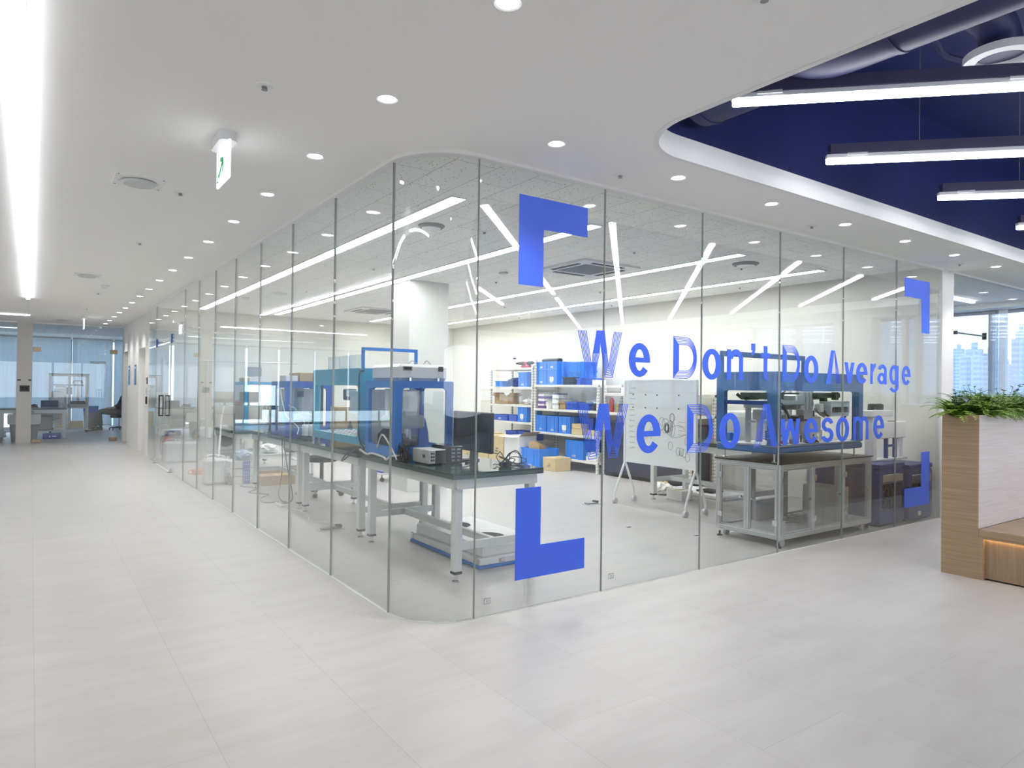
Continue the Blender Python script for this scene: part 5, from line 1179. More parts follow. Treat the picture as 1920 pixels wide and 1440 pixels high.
# green-trimmed low cart seen under the closest bench
t = thing('parts_cart', 'small rolling cart with a blue crate seen between the bench legs', 'cart', (4.05, 8.95, 0))
G().box(0, .5, 0, .4, .10, .13, .005).obj('platform', WPL, t)
for x in (.06, .44):
    for y in (.06, .34): G().cyl((x, y-.012, .03), (x, y+.012, .03), .03).cyl((x, y, .03), (x, y, .10), .008).obj('castor', DARK, t)
cr('blue crate riding on the small rolling cart', 4.08, 8.98, .132, .22, .30, .2, CRATED, False)
carton('brown box riding on the small rolling cart', 4.32, 4.52, 9.0, 9.28, .132, .30, CARDL, mark=False)

# ================================================================ CONTAINERS AT THE LABORATORY'S FAR CORRIDOR END
JER = mat('jerry_white', (.72, .75, .76), .45)
def jerry(label, x, y, s=1.0, rz=0):
    t = thing('jerry_can', label, 'jerry can', (x, y, 0), rz, 'white plastic jerry cans')
    G().box(-.14*s, .14*s, -.12*s, .12*s, 0, .36*s, .035).obj('body', JER, t)
    g = G(); g.tube([(-.09*s, 0, .35*s), (-.08*s, 0, .395*s), (.03*s, 0, .40*s), (.05*s, 0, .355*s)], .014*s, 8); g.obj('handle', JER, t)
    g = G(); g.cyl((.10*s, .0, .355*s), (.10*s, 0, .395*s), .028*s); g.obj('cap', JER, t)
    G().box(-.06*s, .06*s, -.1215*s, -.1203*s, .12*s, .24*s).obj('label', PAPER, t)
jerry('white jerry can by the door glass, in front of the red extinguisher', 2.02, 13.10)
jerry('white jerry can between the door glass and the big white bottle', 2.28, 13.0, 1.0, R(8))
jerry('white jerry can with a hose in its neck, beside the white pump stack', 2.06, 9.98, .98)
jerry('white jerry can half hidden behind the one with the hose', 2.23, 10.30, .85)
t = thing('carboy', 'tall white shouldered plastic bottle behind the jerry cans', 'bottle', (2.60, 13.45, 0))
G().lathe([(0, 0), (.18, 0), (.185, .05), (.185, .50), (.15, .56), (.075, .59), (.06, .62), (.06, .66), (0, .66)], n=28).obj('body', JER, t); G().lathe([(0, .6605), (.07, .6605), (.07, .72), (.04, .74), (0, .74)], n=18).obj('cap', JER, t)
t = thing('fire_extinguisher', 'red fire extinguisher behind the first jerry can', 'fire extinguisher', (1.98, 13.42, 0)); G().lathe([(0, 0), (.075, 0), (.075, .36), (.03, .43), (0, .43)], n=20).obj('cylinder', mat('extinguisher_red', (.60, .05, .03), .3), t)
g = G(); g.box(-.015, .015, -.03, .05, .43, .47, .004); g.tube([(0, .03, .47), (.05, .06, .52), (.12, .06, .50)], .008); g.tube([(0, 0, .45), (-.08, 0, .42), (-.10, 0, .25), (-.085, 0, .12)], .010); g.obj('valve_and_hose', DARK, t); g = None
t = thing('air_compressor', 'grey air compressor with round motor beside the tall white bottle', 'compressor', (2.96, 13.0, 0))
G().cyl((-.20, 0, .16), (.22, 0, .16), .13, n=24).obj('tank', MGREY, t); G().cyl((-.10, -.10, .36), (-.10, .12, .36), .11, n=20).obj('motor', DGREY, t); G().box(.02, .18, -.09, .09, .29, .46, .02).obj('pump_head', MGREY, t)
g = G(); g.box(-.15, -.1, -.10, .10, 0, .05); g.box(.12, .17, -.10, .10, 0, .05); g.obj('foot', DARK, t)
for k in range(3):
    t = thing('pump_unit', 'white pump unit with a blue strip, %s of the floor stack of three' % ('lowest', 'middle', 'topmost')[k], 'pump unit', (2.38, 9.88, .107*k), group='stacked white pump units')
    G().box(-.17, .17, -.14, .14, .004, .104, .006).obj('case', WPL, t); G().box(.0, .10, -.143, -.1402, .006, .102).obj('blue_strip', mat('strip_blue', (.07, .16, .50), .4), t)
    g = G()
    for j in range(3): g.cyl((.025+.026*j, -.1435, .055), (.025+.026*j, -.1455, .055), .007, n=8)
    g.obj('dot', PAPER, t)
    g = G()
    for a_ in (-.14, .14):
        for b_ in (-.11, .11): g.cyl((a_, b_, 0), (a_, b_, .004), .015, n=8)
    g.obj('foot', DARK, t)
tangle('cable_tangle', 'grey tubing looped beside the stack of white pump units', 'tubing', 2.20, 9.78, .002, .05, .16, 3, GREYC, 41, .006, .16)
bag('translucent blue-white plastic sheet bundle on the pump stack', 2.40, 9.90, .325, .12, mat('blue_film', (.45, .55, .68), .35), 44, 'plastic_bundle')
t = thing('hand_tool', 'orange plastic tray with a round handle on the floor between jerry cans', 'tray', (2.10, 11.15, 0)); t.name = 'orange_tray'
G().box(-.10, .14, -.06, .06, 0, .085, .01).obj('body', mat('orange_plastic', (.75, .28, .14), .5), t); G().ring([(-.13+.035*cos(R(a)), .04+.035*sin(R(a))) for a in range(0, 360, 24)], [(-.13+.022*cos(R(a)), .04+.022*sin(R(a))) for a in range(0, 360, 24)], 'y', -.012, .012).obj('ring_handle', mat('orange_plastic', (.75, .28, .14), .5), t)
tag(G().tube([(2.12, 10.0, .36), (2.20, 10.3, .55), (2.35, 10.9, .85), (2.5, 11.4, 1.05)], .014, 8).obj('hose', WPL), 'stiff white hose rising from the jerry can toward the pale machine', 'hose')
t = thing('display_stand', 'slim white floor frame with a top rail at the laboratory\'s far end', 'frame', (2.5, 12.75, 0))
g = G(); g.box(-.02, .02, -.02, .02, .02, 1.76, .004); g.box(1.46, 1.50, -.02, .02, .02, 1.76, .004); g.obj('upright', WPL, t); g = G(); g.cyl((-.08, 0, 1.77), (1.56, 0, 1.77), .010); g.obj('top_rail', ALU, t); g = G(); g.box(-.03, .03, -.25, .25, 0, .03, .004); g.box(1.45, 1.51, -.25, .25, 0, .03, .004); g.obj('foot', WPL, t)
t = thing('storage_cart', 'low grey shelf unit with white papers standing beyond the third bench', 'shelf unit', (2.52, 9.75, 0))
for z in (.06, .36): G().box(0, .85, 0, .5, z, z+.03, .003).obj('shelf', LGREY, t)
g = G()
for x in (0, .82):
    for y in (0, .47): g.box(x, x+.03, y, y+.03, 0, .55)
g.obj('post', LGREY, t)
bag('crumpled white paper on the low grey shelf unit', 2.80, 9.95, .392, .13, PAPER, 51, 'crumpled_paper')
bag('dark crumpled wrapping on the low grey shelf unit', 3.12, 9.95, .392, .12, MGREY, 52, 'wrapping')
carton('flat tan cardboard on the bottom shelf of the low grey unit', 2.56, 3.3, 9.78, 10.2, .092, .16, CARD, mark=False)
carton('orange-brown cardboard box lying on the floor beyond the stool', 2.55, 3.0, 9.42, 9.70, 0, .13, CARD, mark=False)

# ================================================================ CORRIDOR WALL FITTINGS
POST = mat('poster_blue', (.16, .34, .62), .5, var=.5, scale=14)
for lab, y in (('beside the glass workshop door', 17.28), ('closer to the recessed white door', 16.20)):
    t = thing('poster', 'small blue poster on the white corridor wall, ' + lab, 'poster', (1.775, y, 1.55)); G().box(-.004, 0, -.15, .15, -.21, .21).obj('sheet', POST, t); G().box(-.0055, -.0045, -.11, .11, .12, .17).obj('white_heading', PAPER, t)
t = thing('room_sign', 'small dark red sign plate on the white wall before the corridor glass', 'sign', (1.775, 14.38, 1.42)); G().box(-.008, 0, -.05, .05, -.06, .06, .002).obj('plate', mat('plum', (.10, .03, .05), .4), t); G().box(-.009, -.0082, -.03, .03, -.02, .0).obj('writing', LGREY, t)
t = thing('light_switch', 'white switch panel above a dark key pad on the white wall', 'switch', (1.775, 14.42, 1.22)); G().box(-.010, 0, -.06, .06, -.06, .08, .003).obj('plate', WPL, t); g = G(); g.box(-.013, -.010, -.04, -.005, -.03, .05, .001); g.box(-.013, -.010, .005, .04, -.03, .05, .001); g.obj('rocker', LGREY, t)
tag(G().box(1.755, 1.775, 14.36, 14.44, .98, 1.12, .004).obj('key_pad', DARK), 'dark key pad under the white switch panel', 'key pad')
struct(G().box(1.90, 1.94, 14.74, 15.64, 0, 2.06), 'door_1', WHITE)
t = thing('glass_door', 'glass door with a black framed handle in the white corridor wall near the workshop', 'door', (1.86, 18.02, 0))
G().box(-.005, .005, -.39, .39, .01, 2.06).obj('pane', GLASS, t); G().window('x', -.03, -.01, (-.36, -.18, .86, 1.36), (-.34, -.20, .88, 1.34), .003, .003).obj('handle', DARK, t)
g = G(); g.box(-.02, .02, -.39, -.26, 1.98, 2.075, .004); g.box(-.02, .02, -.39, -.26, .004, .08, .004); g.obj('corner_patch', mat('brass', (.42, .32, .22), .3, .8), t)
PATCH = mat('brass', (.42, .32, .22), .3, .8)
for lab, a, b in (('nearer the pillar', .02, .88), ('nearer the white wall', .89, 1.69)):
    t = thing('glass_door', 'frameless glass leaf of the workshop double door, the one ' + lab, 'door', (a, YF, 0)); W_ = b-a; e = 0 if a < .5 else W_-.17
    G().box(0, W_, -.005, .005, .012, 2.115).obj('pane', GLASS, t); g = G(); g.box(e, e+.17, -.02, .02, .004, .085, .006); g.obj('floor_patch', PATCH, t); g = G(); g.box(e, e+.15, -.02, .02, 2.06, 2.16, .006); g.cyl((e+(.14 if e == 0 else .03), -.022, 2.08), (e+(.14 if e == 0 else .03), -.018, 2.08), .02); g.obj('top_patch', PATCH, t)
t = thing('door_controller', 'dark twin switch plate on the far pillar', 'switch', (-.12, YF-.021, 1.225)); G().box(-.09, .09, -.012, 0, -.07, .07, .003).obj('plate', DGREY, t); g = G(); g.box(-.06, -.01, -.014, -.012, -.035, .035); g.box(.01, .06, -.014, -.012, -.035, .035); g.obj('rocker', DARK, t)
for x in (-.22, -.02+.0): tag(G().box(x-.035, x+.03 if x < -.1 else x+.022, YF-.032, YF-.021, 1.40, 1.43).obj('card_reader', DGREY), 'tiny dark reader on the far pillar, ' + ('toward the window front' if x < -.1 else 'toward the double door'), 'card reader')
t = thing('door_notice', 'small white logo sign hung on the workshop glass above the tall cabinet', 'sign', (1.28, YF+.008, 1.86)); g = G(); g.box(-.16, .16, 0, .002, -.012, .012); g.box(-.16, .16, 0, .002, -.04, -.028); g.obj('dark_line', MGREY, t); g = G(); g.prism([(-.02, .06), (.02, .06), (.03, .12), (.0, .15), (-.03, .12)], 'y', 0, .002); g.obj('white_mark', PAPER, t)

# ================================================================ WORKSHOP BEYOND THE CORRIDOR
def blind_mat():
    m = bpy.data.materials.new('blind_cloth'); m.use_nodes = True; n = m.node_tree.nodes; l = m.node_tree.links; n.clear()
    t = n.new('ShaderNodeTexCoord'); wv = n.new('ShaderNodeTexNoise'); mp = n.new('ShaderNodeMapping'); mp.inputs['Scale'].default_value = (5, 1, .15); l.new(t.outputs['Object'], mp.inputs[0]); l.new(mp.outputs[0], wv.inputs['Vector']); wv.inputs['Scale'].default_value = 3
    rp = n.new('ShaderNodeValToRGB'); l.new(wv.outputs['Fac'], rp.inputs[0]); rp.color_ramp.elements[0].position = .3; rp.color_ramp.elements[1].position = .7
    rp.color_ramp.elements[0].color = (.66, .72, .76, 1); rp.color_ramp.elements[1].color = (.74, .79, .82, 1)
    d = n.new('ShaderNodeBsdfDiffuse'); tr = n.new('ShaderNodeBsdfTranslucent'); l.new(rp.outputs[0], d.inputs[0]); l.new(rp.outputs[0], tr.inputs[0])
    x = n.new('ShaderNodeMixShader'); x.inputs[0].default_value = .5; l.new(d.outputs[0], x.inputs[1]); l.new(tr.outputs[0], x.inputs[2]); o = n.new('ShaderNodeOutputMaterial'); l.new(x.outputs[0], o.inputs[0]); return m
BL = blind_mat()
for a, b, z, lab in ((.985, 2.02, .12, 'behind the seated person'), (-.06, .935, .12, 'behind the tall cabinet'), (-2.38, -.19, .50, 'third from the white wall, beyond the pillar'), (-3.47, -2.45, 1.40, 'pulled up halfway'), (-4.72, -3.52, .5, 'fifth from the white wall'), (-6.0, -4.78, .5, 'sixth from the white wall'), (-7.95, -6.05, .5, 'at the far outer end'), (2.06, 2.62, .032, 'narrow one in the corner by the white wall')):
    t = thing('roller_blind', 'blue roller blind in the workshop, ' + lab, 'blind', ((a+b)/2, 24.0, 0), group='blue roller blinds'); W_ = (b-a)/2
    G().box(-W_, W_, -.001, .001, z, 2.66).obj('cloth', BL, t, smooth=False); G().box(-W_, W_, -.012, .012, z-.03, z-.0005, .004).obj('bottom_bar', LGREY, t); G().cyl((-W_, 0, 2.69), (W_, 0, 2.69), .028).obj('roller', LGREY, t)
def table2(label, x0, x1, y0, y1, z=.73, m=DARK):
    t = thing('work_table', label, 'table', (x0, y0, 0), group='grey workshop tables'); W_, D_ = x1-x0, y1-y0
    G().box(0, W_, 0, D_, z-.03, z, .003).obj('tabletop', m, t)
    for x in (.02, W_-.08):
        for y in (.02, D_-.08): G().box(x, x+.06, y, y+.06, 0, z-.031).obj('leg', ALUW, t)
    g = G(); g.box(.08, W_-.08, .03, .06, z-.12, z-.031); g.box(.08, W_-.08, D_-.06, D_-.03, z-.12, z-.031); g.obj('apron', ALUW, t); G().box(.08, W_-.08, .08, D_-.08, .16, .19).obj('lower_shelf', LGREY, t)
    G().box(.30, W_-.12, D_-.05, D_-.035, .30, z-.13).obj('back_sheet', LGREY, t)
table2('workshop table with a dark blue box, seen through the double door', -.62, .74, 20.2, 21.0)
tag(G().box(.20, .56, 20.4, 20.75, .732, .92, .006).obj('instrument_case', mat('case_navy', (.012, .03, .13), .4)), 'dark navy instrument case on the workshop table', 'case')
t = thing('table_instrument', 'white bench instrument behind the navy case on the workshop table', 'instrument', (.50, 20.82, .732)); G().box(-.08, .19, -.05, .12, .12, .40, .01).obj('body', WPL, t); g = G(); g.box(-.06, -.02, -.02, .08, .0, .12); g.box(.12, .16, -.02, .08, 0, .12); g.obj('leg', WPL, t)
tangle('cable_tangle', 'low dark clutter of cables on the workshop table', 'cables', .02, 20.5, .733, .14, .12, 8, BLACKC, 61, .009, .09)
t = thing('floor_case', 'long blue case with a white mark on the floor under the workshop table', 'case', (.43, 20.02, 0)); G().box(-.19, .18, -.1, .1, 0, .13, .012).obj('body', MNAVY, t); g = G(); g.box(-.06, -.03, -.102, -.1002, .04, .08); g.box(.0, .09, -.102, -.1002, .05, .075); g.obj('white_mark', LGREY, t)
carton('clutter of parts boxes on the lower shelf of the workshop table', .05, .45, 20.4, 20.8, .192, .42, MGREY, mark=False, flaps=True)
carton('white paper pile on the lower shelf of the workshop table', .47, .66, 20.3, 20.7, .192, .25, PAPER, mark=False, name='paper_pile', cat='papers')
t = thing('test_cabinet', 'tall aluminium test cabinet with clear doors before the blue blinds', 'cabinet', (.40, 22.4, 0)); W_, D_, Z_ = .92, .6, 1.60; g = G()
for x in (0, W_-.05):
    for y in (0, D_-.05): g.box(x, x+.05, y, y+.05, .06, Z_)
for z in (.06, .66, .72, Z_-.05):
    for y in (0, D_-.05): g.box(.05, W_-.05, y, y+.05, z, z+.05)
    for x in (0, W_-.05): g.box(x, x+.05, .05, D_-.05, z, z+.05)
g.box(W_/2-.025, W_/2+.025, 0, .05, .11, Z_-.05); g.obj('frame', mat('alu_pale', (.50, .50, .46), .4, .2), t)
G().box(-.01, W_+.01, -.01, D_+.01, Z_, Z_+.02).obj('top_cover', DGREY, t)
for a, b in ((.055, W_/2-.03), (W_/2+.03, W_-.055)):
    d = G().box(a, b, .015, .019, .78, Z_-.06).obj('clear_door', ACRYS, t); xk = b-.03 if a < .3 else a+.0; G().box(xk, xk+.03, -.02, .0, 1.05, 1.25).obj('handle', DARK, d)
g = G(); g.box(.10, .82, .3, .36, 1.28, 1.33); g.box(.15, .40, .25, .4, 1.24, 1.28); g.tube([(.55, .3, 1.36), (.6, .3, 1.42), (.75, .3, 1.42), (.78, .3, 1.36)], .02); g.box(.5, .85, .1, .5, .775, .86); g.obj('mechanism', DARK, t)
g = G(); g.box(.12, .40, .05, .3, .80, 1.22, .01); g.box(.64, .70, .10, .16, .86, 1.2); g.obj('white_unit', WPL, t)
g = G(); g.box(.15, .42, .1, .4, .12, .55); g.box(.50, .80, .1, .4, .12, .30); g.obj('stored_box', CARDL, t)
g = G()
for x in (.04, W_-.04): g.cyl((x, .03, .03), (x, .06, .03), .03); g.cyl((x, D_-.06, .03), (x, D_-.03, .03), .03)
g.obj('castor', DARK, t)
def bin_(label, x, y, r_, h, liner=True):
    t = thing('waste_bin', label, 'bin', (x, y, 0)); G().lathe([(0, 0), (r_*.8, 0), (r_, h), (r_-.01, h), (r_*.78, .02), (0, .02)], n=24).obj('body', mat('bin_grey', (.22, .24, .28), .6), t)
    if liner: G().lathe([(r_+.012, h-.22), (r_+.02, h-.02), (r_+.004, h+.012), (r_-.03, h-.01), (r_*.6, h-.12)], n=24).obj('liner', mat('bin_liner', (.55, .58, .60), .4), t); G().lathe([(0, h-.05), (r_*.8, h-.03), (r_*.5, h+.12), (r_*.1, h+.16), (0, h+.16)], n=14).obj('bagged_waste', MGREY, t)
bin_('grey waste bin with a clear liner right behind the far pillar', -.12, 19.35, .30, .62)
bin_('grey bin under a blue crate beside the seated person', 1.47, 23.75, .20, .52, False)
cr('deep blue crate resting on the grey bin beside the seated person', 1.28, 23.56, .523, .36, .36, .16, CRATED, False)
table2('workshop table with monitors beyond the pillar', -2.70, -.75, 21.2, 22.0, .74, LGREY)
for x, lab in ((-1.25, 'closer to the pillar'), (-1.95, 'further from the pillar')):
    t = thing('monitor', 'black monitor on the table beyond the pillar, ' + lab, 'monitor', (x, 21.75, .742)); G().box(-.28, .28, -.015, .015, .09, .42, .005).obj('casing', DARK, t); g = G(); g.box(-.03, .03, .0, .03, .01, .10); g.box(-.10, .10, -.08, .08, 0, .01); g.obj('stand', DGREY, t)
bag('crumpled pink bag on the table beyond the pillar', -1.55, 21.45, .742, .15, mat('pink_cloth', (.70, .22, .38), .7), 71, 'cloth_bag')
bag('bulging clear waste bag on the floor beyond the pillar', -.75, 19.9, 0, .26, mat('pale_film', (.55, .64, .70), .4), 72)
t = thing('machine_unit', 'black work unit with cables and rods by the glass front beyond the pillar', 'machine', (-1.0, 20.6, 0)); G().box(-.25, .25, -.2, .2, .0, .55, .01).obj('body', DGREY, t); G().tube([(.1, 0, .56), (.15, 0, .85), (.3, 0, .95), (.38, 0, .7), (.36, 0, .1)], .01).obj('hose', GREYC, t)

# seated person: continuous body grown from a skeleton
def skinned(name, verts, edges, radii, m, parent, root=0):
    me = bpy.data.meshes.new(name); me.from_pydata(verts, edges, []); o = bpy.data.objects.new(name, me); C.objects.link(o); o.parent = parent
    md = o.modifiers.new('skin', 'SKIN'); o.modifiers.new('sub', 'SUBSURF').levels = 2; o.modifiers['sub'].render_levels = 2
    for i, q in enumerate(radii): sv = me.skin_vertices[0].data[i]; sv.radius = (q, q) if not isinstance(q, tuple) else q; sv.use_root = (i == root)
    me.materials.append(m)
    for p_ in me.polygons: p_.use_smooth = True
    return o
PR = thing('seated_person', 'person seated beside the blue crate, in dark top and grey-green trousers, leaning back', 'person', (2.12, 23.05, 0))
TROU = mat('trousers', (.055, .065, .055), .8, var=.2); TOPC = mat('dark_top', (.012, .016, .035), .8, var=.2); SKIN = mat('skin', (.55, .34, .25), .55)
v = [(0, 0, .50), (-.03, .09, .52), (-.46, .13, .54), (-.48, .13, .45), (-.44, .13, .10), (-.03, -.09, .52), (-.48, -.14, .56), (-.52, -.14, .47), (-.60, -.16, .10),
     (.04, 0, .62), (.11, 0, .80), (.18, 0, .97), (.21, 0, 1.05), (.23, 0, 1.12), (.24, 0, 1.21), (.16, .17, .99), (.10, .22, .76), (-.12, .17, .66), (-.22, .13, .64), (.16, -.17, .99), (.10, -.22, .76), (-.12, -.17, .67), (-.22, -.13, .65)]
e = [(0, 1), (1, 2), (2, 3), (3, 4), (0, 5), (5, 6), (6, 7), (7, 8), (0, 9), (9, 10), (10, 11), (11, 12), (12, 13), (13, 14), (11, 15), (15, 16), (16, 17), (17, 18), (11, 19), (19, 20), (20, 21), (21, 22)]
rd = [(.15, .13), .095, .072, .065, .045, .095, .072, .065, .045, .13, .125, .12, .06, .05, .085, .065, .048, .036, .03, .065, .048, .036, .03]
bd = skinned('body', v, e, rd, SKIN, PR)
vt = [(0, 0, .50), (-.03, .09, .52), (-.46, .13, .54), (-.49, .13, .43), (-.44, .13, .09), (-.03, -.09, .52), (-.48, -.14, .56), (-.53, -.14, .45), (-.60, -.16, .09)]
skinned('trousers', vt, e[:8], [(.165, .145), .11, .09, .082, .062, .11, .09, .082, .062], TROU, PR)
vj = [(.01, 0, .56), (.05, 0, .66), (.11, 0, .80), (.18, 0, .97), (.205, 0, 1.035), (.16, .17, .99), (.10, .22, .76), (-.12, .17, .66), (.16, -.17, .99), (.10, -.22, .76), (-.12, -.17, .67)]
skinned('dark_sweater', vj, [(0, 1), (1, 2), (2, 3), (3, 4), (3, 5), (5, 6), (6, 7), (3, 8), (8, 9), (9, 10)], [.15, .15, .145, .14, .075, .08, .062, .05, .08, .062, .05], TOPC, PR)
hd = G().lathe([(0, 0), (.05, .005), (.075, .05), (.088, .11), (.085, .16), (.06, .205), (0, .225)], (.235, 0, 1.12), 18).obj('head', SKIN, PR)
G().lathe([(.080, .12), (.096, .125), (.098, .17), (.070, .222), (0, .243)], (.248, 0, 1.12), 18).obj('hair', DARK, PR)
g = G(); g.cyl((.150, .03, 1.25), (.143, .03, 1.25), .010); g.cyl((.150, -.03, 1.25), (.143, -.03, 1.25), .010); g.obj('eye', DARK, hd)
g = G(); g.cyl((.155, 0, 1.235), (.122, 0, 1.215), .010, .016); g.obj('nose', SKIN, hd); G().box(.148, .158, -.022, .022, 1.178, 1.186, .002).obj('mouth', RED, hd)
for s_ in (-1, 1): G().box(.215, .255, s_*.086-.006, s_*.086+.006, 1.20, 1.26, .005).obj('ear', SKIN, hd)
for s_, X, Z in ((1, -.25, .645), (-1, -.25, .655)):
    hv = [(0, 0, 0), (-.06, 0, -.01)]; he = [(0, 1)]; hr = [.030, .034]
    for k, (yy, L) in enumerate(((-.028, .062), (-.010, .072), (.010, .068), (.027, .052))):
        b0_ = len(hv); hv += [(-.085, yy, -.012), (-.085-L*.55, yy*1.1, -.03), (-.085-L*.8, yy*1.1, -.065)]; he += [(1, b0_), (b0_, b0_+1), (b0_+1, b0_+2)]; hr += [.011, .009, .008]
    b0_ = len(hv); hv += [(-.035, -s_*.038, -.015), (-.065, -s_*.055, -.04)]; he += [(0, b0_), (b0_, b0_+1)]; hr += [.013, .010]
    h_ = skinned('hand', hv, he, hr, SKIN, PR); h_.location = (X, s_*.125, Z)
for X, Y in ((-.49, .13), (-.65, -.16)):
    G().box(X-.16, X+.10, Y-.045, Y+.045, 0, .035, .012).box(X-.05, X+.10, Y-.042, Y+.042, .03, .10, .02).obj('shoe', mat('shoe', (.05, .035, .035), .6), PR)
t = thing('office_chair', 'dark swivel chair carrying the seated person', 'chair', (2.14, 23.05, 0))
G().box(-.24, .22, -.23, .23, .36, .41, .02).obj('seat', DARK, t); G().box(.34, .38, -.2, .2, .55, 1.0, .02).tube([(.18, 0, .39), (.36, 0, .42), (.39, 0, .6)], .02).obj('backrest', DARK, t); G().cyl((0, 0, .08), (0, 0, .36), .025).obj('column', CHROME, t)
for k in range(5): a = R(72*k+10); G().tube([(0, 0, .10), (.26*cos(a), .26*sin(a), .06)], .018).cyl((.27*cos(a)-.015, .27*sin(a), .03), (.27*cos(a)+.015, .27*sin(a), .03), .03).obj('star_leg', DGREY, t)

# ================================================================ PLANTER BENCH
t = thing('planter_bench', 'oak planter wall with a lit bench seat in front, ferns growing along its top', 'bench', (5.67, 2.11, 0))
G().box(0, .235, .0005, .235, 0, 1.20).box(0, .004, -.0125, .0004, 0, 1.20).obj('end_panel', OAK, t, smooth=False)
g = G(); g.box(.005, 5.0, -.012, 0, .368, 1.20); g.obj('seat_back', OAKL, t, smooth=False)
g = G(); g.box(.236, 5.0, .19, .235, 0, 1.20); g.box(4.95, 5.0, 0, .19, 0, 1.20); g.obj('rear_panel', OAK, t, smooth=False)
g = G(); g.box(.236, 4.94, .001, .19, 1.0, 1.14); g.obj('soil', mat('soil', (.04, .03, .02), .95, var=.4, scale=40), t)
G().box(0, 5.0, -1.30, -.013, .315, .366, .003).obj('seat', OAK, t, smooth=False)
G().box(.03, 4.95, -1.25, -.02, .012, .314).obj('seat_base', OAKV, t, smooth=False)
G().box(.0, .03, -.045, -.013, 0, .314).obj('corner_post', OAK, t, smooth=False)
G().box(.05, 4.9, -1.22, -.03, 0, .0115).obj('toe_kick', DARK, t)
G().box(0, .006, -1.30, -.046, .300, .3145).obj('seat_lip', OAK, t, smooth=False)
G().box(.010, .024, -1.28, -.05, .306, .3135).obj('light_strip', emat('warm_strip', (1, .66, .28), 9.0), t)
# greenery: each plant an object of its own, leaves as one mesh
LEAFS = [mat('leaf_fresh', (.30, .46, .07), .5, var=.3, scale=20), mat('leaf_mid', (.20, .35, .06), .5, var=.3, scale=20), mat('leaf_dark', (.05, .14, .045), .45, var=.3, scale=20)]
def leaf(g, p, d, L, w_, up=Vector((0, 0, 1))):
    d = d.normalized(); s_ = d.cross(up); s_ = s_.normalized() if s_.length > .01 else Vector((1, 0, 0)); dr = Vector((0, 0, -.12*L))
    a = p; b = p+d*L*.4+s_*w_; c = p+d*L*.4-s_*w_; m_ = p+d*L*.45+Vector((0, 0, .1*w_)); e_ = p+d*L+dr
    g.add([a, b, m_, c, e_], [(0, 1, 2), (0, 2, 3), (1, 4, 2), (2, 4, 3)])
def fern(label, x, y, seed, n=13, L=.26, kind=0):
    rn = random.Random(seed); t = thing('fern', label, 'plant', (x, y, 1.17), group='fine-leaved ferns in the planter'); gs = G(); gl = G()
    for k in range(n):
        a = rn.random()*2*pi; el = rn.uniform(.55, 1.45); l_ = L*rn.uniform(.75, 1.15); pts = []; p = Vector((rn.uniform(-.02, .02), rn.uniform(-.02, .02), -.02))
        for j in range(11):
            pts.append(p.copy()); ee = el-1.55*(j/10)**1.4; p += Vector((cos(a)*cos(ee), sin(a)*cos(ee), sin(ee)))*l_/10
        gs.tube(pts, .0016, 4, 0)
        for j in range(2, 11):
            d = (pts[j]-pts[j-1]).normalized(); s_ = d.cross(Vector((0, 0, 1))).normalized(); ll = .060*(1-(j/11)**1.5)+.014
            for q in (-1, 1):
                for q2 in (0, .5): leaf(gl, pts[j-1].lerp(pts[j], q2), s_*q+d*.75+Vector((0, 0, rn.uniform(-.1, .15))), ll*rn.uniform(.8, 1.1), ll*.17)
    gs.obj('stem', LEAFS[2], t); gl.obj('leaves', LEAFS[kind], t, smooth=False)
def bushy(label, x, y, seed, n=9, h=.25, lw=.013, ll=.034, m=2, name='leafy_shrub'):
    rn = random.Random(seed); t = thing(name, label, 'plant', (x, y, 1.16)); gs = G(); gl = G()
    for k in range(n):
        a = rn.random()*2*pi; lean = rn.uniform(.1, .75); hh = h*rn.uniform(.6, 1.1); pts = []
        for j in range(7): q = j/6; pts.append(Vector((cos(a)*lean*hh*q**1.3, sin(a)*lean*hh*q**1.3, hh*q-.02)))
        gs.tube(pts, .0014, 4, 0)
        for j in range(2, 7):
            for q in range(5): b = rn.random()*6.28; leaf(gl, pts[j]+Vector((0, 0, rn.uniform(-.01, .01))), Vector((cos(b), sin(b), rn.uniform(0, .6))), ll*rn.uniform(.7, 1.2), lw*rn.uniform(.8, 1.1))
    gs.obj('stem', LEAFS[2], t); gl.obj('leaves', LEAFS[m], t, smooth=False)
k = 0; xx = 5.72
places = ['at the very end of the planter', 'second along the planter', 'third along the planter', 'fourth along the planter', 'fifth along the planter', 'sixth along the planter', 'seventh along the planter', 'eighth along the planter']
while xx < 9.6:
    lab = 'feathery green fern ' + (places[k] if k < 8 else 'further back along the planter')
    fern(lab, xx, 2.22+.05*((-1)**k), 100+k, 46, .30 if k else .27, (0, 0, 1)[k % 3]); k += 1; xx += .125 if k < 10 else .26
bushy('dark small-leaved shrub arching over the planter\'s end', 5.77, 2.27, 7, 12, .22)
bushy('tall airy shrub rising above the ferns', 5.95, 2.20, 8, 12, .28, .010, .028)
bushy('broad-leaved dark plant among the ferns', 6.02, 2.17, 9, 8, .16, .030, .085, name='broad_leaf_plant')
bushy('small dark shrub behind the ferns further along', 6.5, 2.24, 10, 10, .27)
bushy('low shrub with glossy leaves deeper along the planter', 7.1, 2.2, 11, 12, .28)
bushy('low shrub near the planter\'s inner third', 8.0, 2.2, 12, 12, .28)

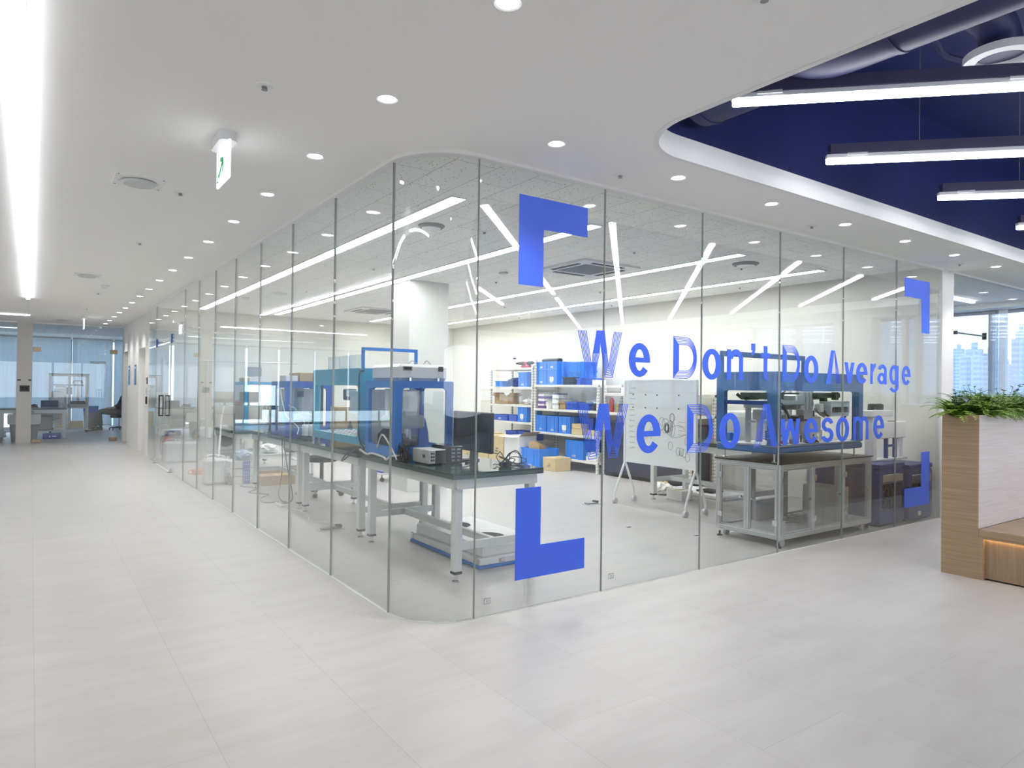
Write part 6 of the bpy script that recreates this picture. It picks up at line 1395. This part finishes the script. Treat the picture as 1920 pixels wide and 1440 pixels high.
# ================================================================ THE CITY OUTSIDE
struct(G().box(14, 1600, -1400, 1400, -62, -60), 'ground', mat('city_haze_ground', (.50, .55, .58), .9, var=.15, scale=.05))
TM = [tower_mat('tower_white', (.86, .88, .90), (.66, .71, .76), 6.0, 3.0), tower_mat('tower_pink', (.86, .72, .68), (.74, .64, .62), 5.0, 3.0), tower_mat('tower_blue', (.70, .76, .82), (.58, .65, .73), 4.5, 3.0), tower_mat('tower_pale', (.90, .91, .92), (.74, .78, .82), 7.0, 3.0)]  # distance haze is put into these pale wall and pane colours
def tower(i, x, y, w_, d, ztop, m, desc):
    t = thing('apartment_tower', 'hazy %s apartment tower outside, %s' % (('white', 'pinkish', 'blue-grey', 'pale')[m], desc), 'building', (x, y, -60), R(8*((i % 5)-2)), 'apartment towers outside'); h = ztop+60
    G().box(-w_/2, w_/2, -d/2, d/2, 0, h).obj('facade', TM[m], t, smooth=False)
    g = G(); g.box(-w_*.3, w_*.3, -d*.3, d*.3, h, h+4); g.box(-w_*.1, w_*.1, -d*.12, d*.12, h+4, h+8); g.obj('roof_house', TM[2], t, smooth=False)
    G().box(-w_*.08-w_/2, -w_/2, -d*.1, d*.1, 0, h*.985).obj('stair_shaft', TM[2], t, smooth=False)
rn = random.Random(33)
n_ = 0
for az in [62.5, 64.6, 65.7, 66.7, 67.6, 68.5, 69.4, 70.3, 71.1, 72.0, 73.2, 75, 78, 82]:
    D = (450, 570, 690)[n_ % 3]+rn.uniform(0, 40); x, y = D*sin(R(az)), D*cos(R(az)); tower(n_, x, y, rn.uniform(8, 13), rn.uniform(8, 12), rn.uniform(22, 40), [2, 0, 2, 2, 1, 0, 3, 2, 1, 1, 0, 2, 1, 0][n_ % 14], 'number %d from the white post toward the bench' % (n_+1)); n_ += 1
for j, az in enumerate([139, 136.5, 134, 131.5, 129, 127.5, 125, 122.8, 121, 119.5, 117.5, 116, 114.2, 112.5, 111, 109, 107, 104, 100, 95]):
    D = (400, 520, 640)[n_ % 3]+rn.uniform(0, 40); x, y = D*sin(R(az)), D*cos(R(az)); big = az in (125, 121, 117.5, 116, 112.5, 131.5)
    tower(n_, x, y, rn.uniform(16, 24), rn.uniform(16, 24), rn.uniform(62, 85) if big else rn.uniform(22, 45), (n_*7+j) % 4, 'mirrored in the front glass, number %d' % (j+1)); n_ += 1
